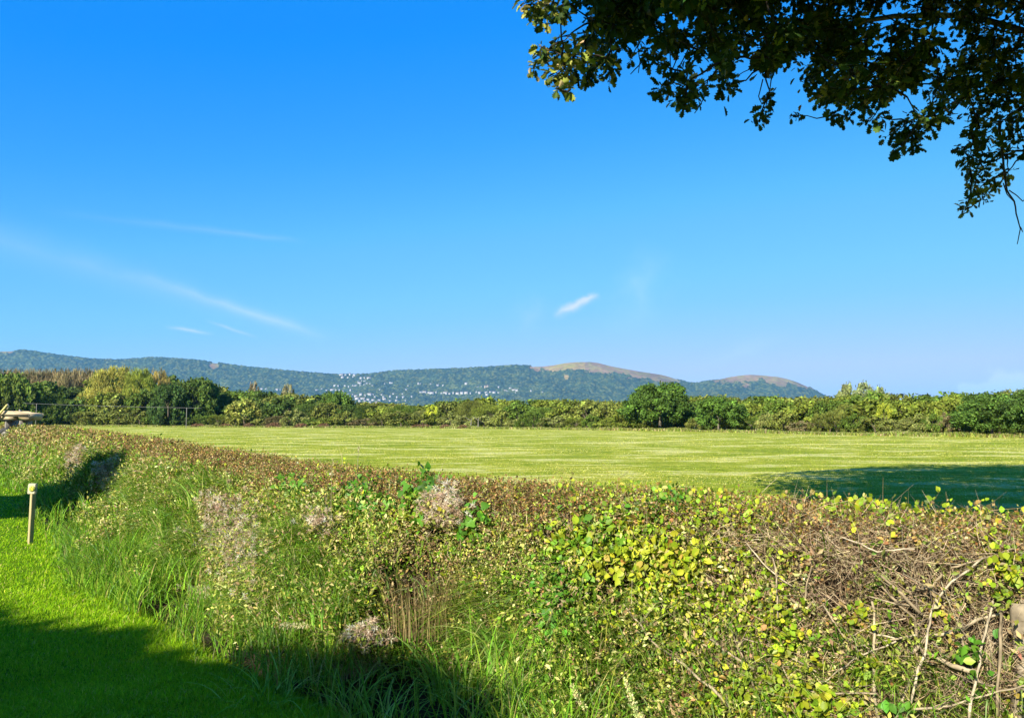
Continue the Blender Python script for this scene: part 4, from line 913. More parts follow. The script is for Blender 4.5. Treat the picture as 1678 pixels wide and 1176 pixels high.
# undergrowth and grass on the bank (uncountable)
def build_bank():
    global GAIN
    GAIN = 1.6
    n = 20000; s = sample_s(n, S_NEAR - 1, S_MAX, 8.0); w = rng.uniform(4.3, 7, n); P, Nn = surf(s, w, -rng.gamma(1.2, .06, n) + .02)
    px, py = project(P); dist = np.linalg.norm(P - [0, 0, CAM_H], axis=1); lod = np.maximum(1, dist / 9) ** .8
    B_ = bankiness(s); k = (rng.uniform(0, 1, n) < .25 + .75 * B_) & (rng.uniform(0, 1, n) > np.clip(inpatch(px, py, HOLE_P) + .55 * inpatch(px, py, GR_P), 0, .95)) & (rng.uniform(0, 1, n) > np.maximum(np.clip(1.3 * vnoise(s, w, 47, 2, 3.0) + .05, 0, .9), np.clip(1.6 * vnoise(s, w, 48, 2, 8.0) + .15, 0, .85))); P, Nn, px, py, lod, s, w = P[k], Nn[k], px[k], py[k], lod[k], s[k], w[k]; n = len(P)
    m = 9; c = np.repeat(np.arange(n), m); N_ = len(c); G = Geo()
    up = unit(np.array([0, 0, 1.]) + rng.normal(0, .35, (n, 3)) + Nn * .5)
    f = rng.uniform(0, 1, N_); q = P[c] + up[c] * (f * .22)[:, None] * np.minimum(lod[c], 1.6)[:, None] + rng.normal(0, .02, (N_, 3)) * lod[c][:, None]
    shade = inpatch(px, py, B_P) + .55 * np.clip((380 - px) / 150, 0, 1) * np.clip((790 - py) / 30, 0, 1)  # weight of the brown palette, the plants' own colour
    pal = np.where((rng.uniform(0, 1, n) < np.clip(shade * .9, 0, .9))[:, None], pick(PAL['brown'], n), np.where((rng.uniform(0, 1, n) < .86)[:, None], pick(PAL['olive'], n), pick(PAL['green'], n)))  # shade here is the share of brown plants
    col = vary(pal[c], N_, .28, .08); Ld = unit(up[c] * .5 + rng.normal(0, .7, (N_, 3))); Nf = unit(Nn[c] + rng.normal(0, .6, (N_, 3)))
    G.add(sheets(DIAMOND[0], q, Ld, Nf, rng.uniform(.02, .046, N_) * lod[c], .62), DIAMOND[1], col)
    tag(G.mesh('undergrowth', M_leaf), 'tangle of small olive and green weeds on the bank before the hedge', 'weeds', kind='stuff')
    # long bright grass
    G = Geo(); n = 46000; s = sample_s(n, S_NEAR - 3, S_MAX, 8.0); lt = lawn_t(s); b = bankiness(s)
    u = rng.beta(2.2, 1.6, n); t = 1.45 + (lt + .28 - 1.45) * u; x, y = st(s, t); S2 = s
    z = np.interp(u, [0, .5, 1], [.32, .05, 0]) ; P = np.stack([x, y, z - .02], 1); px, py = project(P)
    cl = vnoise(x, y, 61, 3, 1.3); keep = (rng.uniform(0, 1, n) < np.clip(.55 + cl * .9, .06, 1) * (.15 + .85 * b) * np.clip(.3 + inpatch(px, py, GR_P) + (px < 330), 0, 1)) & (rng.uniform(0, 1, n) > inpatch(px, py, [(620, 1130, 90, 60, .75), (225, 835, 50, 26, .7)])); 
    P, s, u, cl, b = P[keep], s[keep], u[keep], cl[keep], b[keep]; n = len(P); d = np.linalg.norm(P - [0, 0, CAM_H], axis=1); lod = np.maximum(1, d / 7) ** .85
    H = (.16 + .34 * np.sin(np.pi * np.clip(u * .9 + .12, 0, 1)) * rng.uniform(.5, 1.2, n)) * (1 + .4 * cl); H = np.clip(H, .08, .75)
    H = np.where(u > .88, H * .55, H)
    pal = pick([(4, (.10, .21, .014)), (3, (.15, .26, .02)), (2, (.06, .13, .01)), (1.5, (.20, .26, .03)), (.6, (.26, .22, .08)), (.8, (.13, .22, .06))], n)
    blades(G, P, H, H * rng.uniform(.3, 1.15, n), .0075 * lod * rng.uniform(.6, 1.5, n), vary(pal, n, .22, .06), 4)
    n = 90000; s = sample_s(n, S_NEAR - 1, S_MAX, 8.0); w = rng.uniform(4.2, 7, n); P, Nn = surf(s, w, -.10); px, py = project(P)
    keep = rng.uniform(0, 1, n) < np.clip(inpatch(px, py, GR_P) + np.clip(w - 4.9, 0, 1) * .7 * np.interp(px, [330, 480, 700, 800], [1, .35, .35, .8]), 0, 1) * .85 + .02; P, Nn, s, w = P[keep], Nn[keep], s[keep], w[keep]; n = len(P); d = np.linalg.norm(P - [0, 0, CAM_H], axis=1); lod = np.maximum(1, d / 7) ** .85
    a = vnoise(s, w, 63, 2, 2.5) * 5; bd = unit(Nn * [1, 1, 0] * .8 + np.stack([np.cos(a), np.sin(a), a * 0], 1) * .7 + rng.normal(0, .45, (n, 3)) * [1, 1, 0]); H = rng.uniform(.14, .46, n) * np.clip(1.2 - (w - 5.6) * .6, .4, 1)
    pal = pick([(4, (.13, .235, .02)), (3, (.19, .29, .03)), (2, (.07, .14, .010)), (2, (.27, .31, .05)), (1.3, (.36, .31, .12)), (1.2, (.20, .28, .09))], n)
    blades(G, P, H, H * rng.uniform(.45, 1.35, n), .0100 * lod * rng.uniform(.5, 1.6, n), vary(pal, n, .28, .06), 4, bdir=bd)
    tag(G.mesh('long_grass', M_grass), 'long bright green grass along the lawn edge and ditch', 'grass', kind='stuff')
build_bank()

def build_lawn():
    global GAIN
    GAIN = 2.15
    G = Geo(); n = 340000; px = np.where(rng.uniform(0, 1, n) < .2, rng.uniform(-1100, -90, n), rng.uniform(-90, 760, n)); py = 745 + 450 * rng.uniform(0, 1, n) ** .8
    u = (px - 839) / F; dirz = np.array([ray(839, q)[2] for q in np.linspace(740, 1200, 200)]); dz = np.interp(py, np.linspace(740, 1200, 200), dirz)
    Y = -CAM_H / dz; uu = np.interp(py, [740, 1200], [ray(940, 740)[0] / 101 * F, ray(940, 1200)[0] / 101 * F]); x = u * Y * uu; S, T = inv_st(x, Y)
    keep = (T > lawn_t(S) - .12 + rng.normal(0, .06, n)) & (Y < 45); x, Y, T, S = x[keep], Y[keep], T[keep], S[keep]; n = len(x); z, _, _ = ground_z(x, Y)
    P = np.stack([x, Y, z - .004 + vnoise(x, Y, 3, 3, .6) * .02 * np.clip(1 - np.hypot(x, Y) / 60, 0, 1)], 1)
    cl = vnoise(x, Y, 71, 3, 1.1); c2 = vnoise(x, Y, 72, 3, 6); edge = np.clip(1 - (T - lawn_t(S)) / .45, 0, 1)
    H = .042 * (1 + .35 * c2 + .2 * cl) * rng.uniform(.6, 1.5, n) * (1 + 1.6 * edge * rng.uniform(0, 1, n)); lod = np.maximum(1, Y / 5.5)
    pal = pick([(5, (.135, .235, .005)), (3, (.185, .28, .007)), (2, (.075, .17, .004)), (.8, (.25, .29, .03)), (.3, (.32, .26, .09))], n) * (1 + .18 * cl[:, None])
    pq = project(P)[0]; blades(G, P, H, H * rng.uniform(.3, 1.1, n), .0042 * lod * rng.uniform(.7, 1.3, n) * np.where(pq < -90, 2.4, 1), vary(pal, n, .16, .05), 2)
    tag(G.mesh('lawn_grass', M_grass), 'short mown bright green grass of the lawn at lower left', 'grass', kind='stuff')
    GAIN = 1.6
    G = Geo(); n = 230000; px = rng.uniform(60, 1760, n); py = 699 + 163 * rng.uniform(0, 1, n) ** .8
    dz = np.interp(py, np.linspace(700, 880, 90), [ray(839, q)[2] for q in np.linspace(700, 880, 90)]); Y = -CAM_H / dz; x = (px - 839) / F * Y; S, T = inv_st(x, Y)
    keep = (T < -.25) & (Y < .96 * depth_at(px)); x, Y = x[keep], Y[keep]; n = len(x); nn = vnoise(x * .7, Y, 75, 4, .28) + .6 * vnoise(x, Y, 76, 3, 1.5)
    pal = np.where((nn + rng.normal(0, .16, n) > .10)[:, None], pick([(2, (.46, .41, .10)), (2, (.34, .34, .04)), (1.2, (.60, .52, .20))], n), pick([(3, (.15, .22, .012)), (2, (.23, .29, .02)), (1, (.32, .34, .06))], n))
    H = rng.uniform(.02, .06, n) * (1 + .3 * nn) * np.clip(Y / 30, 1, 2.2); blades(G, np.stack([x, Y, np.zeros(n)], 1), H, H * rng.uniform(.6, 1.6, n), .004 * np.maximum(1, Y / 8), vary(pal, n, .15, .04), 2)
    tag(G.mesh('field_grass', M_grass), 'mown yellow-green hay grass of the field beyond the hedge', 'grass', kind='stuff')
build_lawn()

# tall broad-bladed grasses, one thing per clump
def grass_clump(name, label, px, py, nb, h, spread, wid, pal, root_down=.3, bend=(.4, 1.1), group=None, cat='grass clump', heads=0, mat=None):
    P, S, T = hull_hit(px, py); z0 = max(P[2] - root_down, 0.0) if T < 2.3 else 0
    n = nb; a = rng.uniform(0, 6.28, n); r = spread * np.sqrt(rng.uniform(0, 1, n)); Q = np.stack([np.cos(a) * r, np.sin(a) * r, -.1 - np.zeros(n)], 1)
    hh = h * rng.uniform(.55, 1.15, n); out = unit(Q + rng.normal(0, .4 * spread, (n, 3)) * [1, 1, 0] + 1e-6) ; out[:, 2] = 0; out = unit(out)
    G = Geo(); blades(G, Q, hh, hh * rng.uniform(*bend, n), wid * rng.uniform(.7, 1.3, n), vary(pick(pal, n), n, .18, .05), 6, bdir=out)
    if heads:
        for i in range(heads):
            e = np.array([rng.normal(0, spread), rng.normal(0, spread), h * rng.uniform(1.0, 1.3)]); C = wander((0, 0, 0), e, 6, .06); polytube(G, C, np.linspace(.002, .0012, 6), np.array([.25, .22, .1]), 4)
            k = 40; f = rng.uniform(0, 1, k); q = C[-1] + (C[-2] - C[-1]) * f[:, None] * 1.1 + rng.normal(0, .008, (k, 3)); G.add(sheets(DIAMOND[0], q, rand_dir(k, .8), rand_dir(k), np.full(k, .022), .3), DIAMOND[1], vary((.30, .26, .14), k))
    o = G.mesh(name, mat or M_grass); o.location = (P[0], P[1], z0); tag(o, label, cat, group); return o
GP = [(4, (.12, .23, .03)), (3, (.19, .29, .06)), (2, (.07, .15, .016)), (1.5, (.27, .31, .09))]
def build_clumps():
    global GAIN
    GAIN = 2.1
    g = 'tall grass clumps on the bank'
    for (px, py, nb, h, sp, wd, lab) in [
        (740, 1100, 80, .55, .16, .022, 'broad-leaved grass clump arching over the dark ditch at bottom centre'),
        (830, 1040, 80, .60, .16, .024, 'tall broad grass whose pale blades arch above the bottom centre bank'),
        (860, 1150, 70, .46, .18, .015, 'bright grass clump at the bottom edge, right of the dark ditch'),
        (800, 1180, 70, .44, .18, .015, 'grass clump cut by the bottom edge, nearest the ditch shadow'),
        (930, 1120, 50, .42, .14, .012, 'grass clump left of the cream seed spikes at the bottom'),
        (960, 1180, 50, .42, .14, .012, 'grass clump at the bottom edge below the cream seed spikes'),
        (490, 930, 50, .50, .16, .011, 'blue-green grass clump between the two fluffy seed head patches'),
        (540, 970, 50, .48, .16, .010, 'grass clump just left of the dead brown grass'),
        (450, 1000, 60, .42, .18, .009, 'grass clump at the top edge of the ditch shadow'),
        (285, 850, 60, .60, .22, .012, 'tall bright grass clump right of the dark hollow in the bank'),
        (330, 800, 50, .60, .2, .012, 'upright grass clump rising against the rusty hedge top, left part'),
        (395, 790, 34, .55, .15, .011, 'yellow-green upright grass in front of the rusty hedge top'),
        (300, 900, 70, .45, .24, .010, 'low spreading grass clump left of the largest fluffy patch'),
        (240, 900, 70, .40, .26, .010, 'low grass clump on the lawn edge right of the marker post'),
        (370, 960, 50, .36, .2, .009, 'grass clump under the largest fluffy patch'),
        (1000, 1060, 30, .28, .1, .006, 'fine olive grass tuft in the middle of the near bank')]:
        pal = GP if '(yellow' not in lab else GP
        grass_clump('grass_clump', lab, px, py, nb, h, sp, wd, pal, group=g, root_down=.12)
    grass_clump('dead_grass', 'dead orange-brown grass clump in the hollow at bottom centre', 690, 985, 300, .50, .26, .0042, [(3, (.15, .105, .045)), (2, (.09, .065, .03)), (1.5, (.20, .16, .07))], .12, (.05, .4), cat='dead grass')
    grass_clump('dead_grass', 'pale brown dead grass tuft on the rim of the ditch shadow', 575, 1050, 160, .22, .18, .004, [(3, (.26, .20, .10)), (2, (.18, .13, .06))], .12, (.2, .8), cat='dead grass')
    # dark grass in the ditch shadow
    for (px, py, lab) in [(480, 1085, 'dark arching grass clump in the shadow, upper left of the ditch'), (560, 1130, 'dark arching grass clump in the shadow in the middle of the ditch'), (620, 1170, 'dark grass clump at the bottom edge in the ditch shadow'), (430, 1140, 'dark grass clump between the shaded lawn and the ditch')]:
        grass_clump('grass_clump', lab, px, py, 80, .42, .22, .010, GP, .1, (.5, 1.3), group='shaded grass clumps by the ditch')
    # tall thin stalks
    for (x0, y0, y1, lab, c) in [(543, 860, 752, 'tall thin pale stalk standing above the hedge top left of centre', (.30, .26, .13)), (586, 770, 732, 'pale dry stalk in front of the field, just right of the tall thin one', (.32, .28, .16))]:
        A, S, T = hull_hit(x0, y0); B = at(x0 + 2, y1, A[1] + .2); G = Geo(); Q = wander((0, 0, 0), B - A, 8, .015); polytube(G, Q, np.linspace(.004, .0018, 8), np.array(c), 5)
        k = 30; q = Q[-1] + (Q[-3] - Q[-1]) * rng.uniform(0, 1, (k, 1)); G.add(sheets(DIAMOND[0], q, rand_dir(k, 1), rand_dir(k), np.full(k, .03), .25), DIAMOND[1], vary(c, k)); o = G.mesh('dry_stalk', M_grass); o.location = A; tag(o, lab, 'dry stalk')
    # long bent stem with seed head over the ditch
    G = Geo(); A = hull_hit(600, 1100)[0]; pts = [at(525 + 70, 1105, A[1]), at(575, 1065, A[1]), at(550, 1042, A[1] + .02), at(505, 1022, A[1] + .05), at(455, 1020, A[1] + .08)]; pts = [p - A for p in pts]
    polytube(G, pts, [.003, .003, .0025, .002, .0015], np.array([.26, .30, .08]), 5); k = 130; f = rng.uniform(0, 1, (k, 1)); q = pts[-1] + (pts[-2] - pts[-1]) * f * 1.0 + rng.normal(0, .008, (k, 3)); q[:, 2] -= .01
    G.add(sheets(DIAMOND[0], q, rand_dir(k, -.3), rand_dir(k), np.full(k, .028), .3), DIAMOND[1], vary((.34, .30, .16), k)); o = G.mesh('seeding_grass_stem', M_grass); o.location = A; tag(o, 'long bent grass stem with a pale seed head hanging over the ditch shadow', 'grass stem')
    # cream seed spikes
    for (x0, y0, x1, y1, lab) in [(1048, 1176, 1024, 1112, 'cream dock seed spike leaning left at the bottom edge, the taller right one'), (962, 1160, 936, 1122, 'cream dock seed spike at the bottom, the shorter left one'), (1040, 1190, 1052, 1168, 'small cream seed spike cut by the bottom edge')]:
        A = hull_hit(x0, y0)[0]; A = A + unit(-A * [1, 1, 0]) * .06; B = at(x1, y1, A[1]); G = Geo(); V = B - A; k = 420; f = rng.uniform(0, 1, (k, 1)); rad = .016 * np.sin(np.pi * np.clip(f * .85 + .1, 0, 1)) + .003
        polytube(G, [(0, 0, -.25), (0, 0, 0), V], [.004, .003, .0015], np.array([.2, .2, .08]), 5); q = V * f + unit(rng.normal(0, 1, (k, 3))) * rad * rng.uniform(.5, 1, (k, 1))
        G.add(sheets(OVAL[0], q, rand_dir(k, .5), rand_dir(k), rng.uniform(.008, .014, k), 1.2), OVAL[1], vary(pick([(3, (.33, .33, .15)), (2, (.26, .30, .10)), (1, (.38, .30, .16))], k), k)); o = G.mesh('seed_spike', M_leaf); o.location = A; tag(o, lab, 'seed spike', 'cream seed spikes')
build_clumps()

# climbers: big-leaved bindweed/bramble plants and fluffy clematis
def climber(name, label, cat, px, py, rx, ry, n, size, pal, tmpl, mat, out=.05, group=None, stems=6, stemcol=(.12, .10, .04)):
    C, S, T = hull_hit(px, py); k = 0; P = []; 
    for i in range(n):
        a = rng.normal(0, .5) * rx; b = rng.normal(0, .5) * ry; Q, s_, t_ = hull_hit(px + a, py + b)
        if np.linalg.norm(Q - C) < 2.2: P.append(Q)
    P = np.array(P); n = len(P); ns = unit(-P * [1, 1, 0] + [0, 0, 0]) ; nn = unit(ns * .7 + np.array([0, 0, .7])); P = P + nn * (out + rng.uniform(-.03, .05, (n, 1)))
    P = P - C; Nf = unit(nn + rng.normal(0, .45, (n, 3))); Ld = unit(rng.normal(0, 1, (n, 3)) + [0, 0, -.9]); root = empty(name, C); tag(root, label, cat, group)
    G = Geo(); G.add(sheets(tmpl[0], P, Ld, Nf, size * rng.uniform(.55, 1.2, n), 1.0), tmpl[1], vary(pick(pal, n), n, .2, .06)); G.mesh('leaves', mat, root)
    for i in range(stems):
        G = Geo(); a, b = P[rng.integers(0, n)], P[rng.integers(0, n)]; polytube(G, wander(a - nn[0] * .02, b - nn[0] * .02, 7, .1, .03), np.linspace(.0025, .0015, 7), np.array(stemcol), 4); G.mesh('stem', M_twig, root)
    return root
def build_climbers():
    global GAIN
    GAIN = 1.25
    BG = [(4, (.07, .19, .014)), (3, (.10, .23, .02)), (1, (.05, .13, .01)), (.8, (.2, .28, .03))]; YG = PAL['yg']
    MIXG = [(3, (.11, .22, .014)), (3, (.22, .28, .014)), (2, (.30, .31, .02)), (1, (.07, .16, .012))]
    L_ = [('bindweed', 'green heart-leaved bindweed climbing left of the grey fluffy patch below the hedge top', 'climber', 590, 825, 42, 34, 130, .072, BG, HEART, M_gloss), ('bindweed', 'dark green heart-leaved bindweed hanging just left of the upper fluffy patch', 'climber', 690, 812, 34, 36, 110, .072, BG, HEART, M_gloss),
          ('bindweed', 'green bindweed leaves right under the rusty hedge top, leftmost of the bindweeds', 'climber', 480, 805, 34, 20, 70, .066, BG, HEART, M_gloss), ('bindweed', 'small bindweed with few leaves right of the upper fluffy patch', 'climber', 770, 860, 26, 40, 55, .066, BG, HEART, M_gloss),
          ('bramble', 'large green bramble with yellow leaf tips in the middle of the near bank', 'climber', 960, 900, 70, 50, 230, .062, MIXG, OVAL, M_gloss), ('bramble', 'bramble with the brightest yellow leaves on the near hedge face', 'climber', 1075, 925, 80, 44, 200, .058, [(4, (.30, .32, .02)), (2, (.22, .28, .014)), (1, (.36, .28, .05)), (.3, (.4, .18, .04))], OVAL, M_gloss),
          ('bramble', 'bramble trailing down the middle of the bank with mid green leaves', 'climber', 895, 985, 40, 70, 140, .055, BG, OVAL, M_gloss), ('bramble', 'yellow-green bramble spray at the bottom edge left of the bare twigs', 'climber', 1245, 1135, 70, 34, 110, .05, YG, OVAL, M_gloss),
          ('bramble', 'small yellow-green spray at the bottom edge between the bare stems', 'climber', 1350, 1155, 40, 22, 60, .055, YG, OVAL, M_gloss), ('bramble', 'yellow leaf spray hanging among bare twigs on the right face', 'climber', 1280, 1035, 34, 36, 60, .045, YG, OVAL, M_gloss),
          ('bramble', 'yellow-green leaves in front of the dark gap of the right face', 'climber', 1400, 1015, 34, 20, 36, .042, YG, OVAL, M_gloss), ('bramble', 'yellow-green leaves at the right edge above the pale trunk', 'climber', 1655, 935, 26, 40, 46, .045, YG, OVAL, M_gloss),
          ('bramble', 'leafy yellow-green tuft on top of the right hedge before the field shadow', 'climber', 1385, 838, 40, 10, 46, .045, YG, OVAL, M_gloss), ('bramble', 'dark green leaves low at the right, beside the pale trunks', 'climber', 1590, 1085, 40, 34, 36, .055, BG, OVAL, M_gloss), ('bramble', 'green leaf at the bottom edge right of centre twigs', 'climber', 1465, 1158, 26, 18, 18, .06, BG, OVAL, M_gloss),
          ('bramble', 'green arching shoot on the hedge top right of centre', 'climber', 1100, 822, 50, 12, 70, .042, BG, OVAL, M_gloss), ('bramble', 'round green leaves low on the face with reddish ones, bottom right', 'climber', 1430, 1105, 24, 24, 26, .05, YG, OVAL, M_gloss)]
    for (nm, lab, cat, px, py, rx, ry, n, sz, pal, tm, mt) in L_:
        climber(nm, lab, cat, px, py, rx, ry, n, sz, pal, (tm[0], tm[1]), mt, group='climbers on the hedge and bank')
    # clematis with seed fluff
    for (px, py, rx, ry, nh, lab) in [(380, 885, 50, 62, 640, 'largest patch of pale fluffy clematis seed heads, in front of the lawn edge grass'), (350, 845, 24, 34, 170, 'narrow upper left arm of pale fluffy clematis'), (330, 995, 28, 26, 130, 'small brownish fluffy clematis at the corner of the lawn shadow'), (727, 842, 32, 24, 240, 'grey-pink fluffy clematis just below the rusty hedge top, centre'),
                                      (178, 780, 22, 20, 150, 'pale fluffy clematis patch in the far bank left, above the dark hollow'), (122, 750, 16, 24, 110, 'farthest small fluffy clematis, right of the marker post'), (600, 1050, 34, 16, 90, 'thin buff fluffy patch at the rim of the ditch'), (520, 865, 30, 18, 60, 'faint fluffy clematis right of the largest patch')]:
        C, S, T = hull_hit(px, py); P = []
        for i in range(nh):
            Q, s_, t_ = hull_hit(px + rng.normal(0, .5) * rx, py + rng.normal(0, .5) * ry)
            if np.linalg.norm(Q - C) < 2.5: P.append(Q)
        P = np.array(P); n = len(P); nn = unit(unit(-P * [1, 1, 0]) * .7 + np.array([0, 0, .7])); P = P + nn * rng.uniform(.02, .17, (n, 1)) - C; d = np.linalg.norm(C - [0, 0, CAM_H]); lod = max(1, d / 8)
        root = empty('clematis', C); tag(root, lab, 'clematis', 'fluffy clematis patches'); m = 30; c = np.repeat(np.arange(n), m); N_ = len(c); D = rand_dir(N_); G = Geo()
        q = P[c] + D * .008 * lod; G.add(sheets(np.array([(-.09, 0, 0), (.09, 0, 0), (.03, 1, .15)]), q, D, rand_dir(N_), rng.uniform(.018, .04, N_) * lod ** .8, 1.0), np.array([(0, 1, 2)]), vary(np.repeat(pick([(3, (.66, .52, .36)), (2, (.78, .66, .50)), (1.5, (.36, .25, .15)), (1, (.56, .38, .27))], n), m, 0), N_, .15, .04)); G.mesh('seed_heads', M_fluff, root)
        G = Geo(); k = n * 5; ci = rng.integers(0, n, k); G.add(sheets(DIAMOND[0], P[ci] - nn[ci] * .06 + rng.normal(0, .04, (k, 3)), rand_dir(k), unit(nn[ci] + rng.normal(0, .5, (k, 3))), rng.uniform(.02, .045, k) * lod ** .5, .8), DIAMOND[1], vary(pick(PAL['olive'], k), k)); G.mesh('leaves', M_leaf, root)
        G = Geo(); k = n // 3 + 4; ci = rng.integers(0, n, k); A_ = P[ci] - nn[ci] * .02; tubes(G, np.repeat(P.mean(0)[None] - nn[:1] * .12, k, 0), A_, .0018 * lod ** .5, .001, vary((.24, .18, .12), k)); G.mesh('stem', M_twig, root)
build_climbers()

# ------------------------------------------------------------------ marker post
M_wood = plain('post_timber', (.46, .38, .17), .8, noise=.25, ns=9, stretch=(6, 6, .6)); M_board = plain('pale_board', (.50, .47, .30), .7, noise=.12, ns=5, stretch=(1, 1, 4))
M_disc = plain('yellow_disc', (.42, .44, .08), .5, noise=.06); M_arrow = plain('arrow_print', (.50, .45, .02), .5, noise=.05)
def build_post():
    g = on_ground(50, 890); d = g[1]; h = float(at(50, 793, d)[2]); root = empty('marker_post', (g[0], g[1], 0), R(-28)); tag(root, 'short slim wooden waymarker post with a square head and yellow mark, on the lawn', 'marker post')
    def bev(name, cx, cy, cz, sx, sy, sz, mat, tilt=0, parent=root, b=.004):
        bm = bmesh.new(); bmesh.ops.create_cube(bm, size=1); bmesh.ops.scale(bm, vec=(sx, sy, sz), verts=bm.verts); bmesh.ops.bevel(bm, geom=bm.edges[:], offset=b, segments=2, affect='EDGES')
        me = bpy.data.meshes.new(name); bm.to_mesh(me); bm.free(); me.materials.append(mat); o = bpy.data.objects.new(name, me); COL.objects.link(o); o.parent = parent; o.location = (cx, cy, cz); o.rotation_euler = (0, tilt, 0); return o
    hs = .15; bev('post', 0, 0, (h - hs) / 2 - .02, .050, .060, h - hs + .07, M_wood, R(1.2)); hd = bev('head', -.012, -.0, h - hs / 2 + .01, 0.105, .07, hs, M_board, R(3), b=.008); hd.rotation_euler[2] = R(36)
    n = 28; G = Geo(); V = [(0, 0, 0)] + [(.042 * math.cos(2 * math.pi * i / n), 0, .042 * math.sin(2 * math.pi * i / n)) for i in range(n)]; V2 = [(a, -.006, b) for a, _, b in V]
    G.add(np.array(V2 + V[1:]), [np.array([(0, 1 + i, 1 + (i + 1) % n) for i in range(n)]), np.array([(1 + i, 1 + n + i, 1 + n + (i + 1) % n, 1 + (i + 1) % n) for i in range(n)])], np.array([.5, .5, 0])); o = G.mesh('waymark_disc', M_disc, hd); o.location = (.008, -.0357, .004)
    G = Geo(); V = [(-.008, -.03), (.008, -.03), (.008, .002), (.022, .002), (0, .032), (-.022, .002), (-.008, .002)]; V = [(a, -.009, b) for a, b in V] + [(a, -.004, b) for a, b in V]
    G.add(np.array(V), [np.array([list(range(7))]), np.array([(i, (i + 1) % 7, 7 + (i + 1) % 7, 7 + i) for i in range(7)])], np.array([.5, .5, 0])); o2 = G.mesh('arrow', M_arrow, hd); o2.location = (.008, -.0357, .004); o2.rotation_euler = (0, R(-20), 0)
build_post()

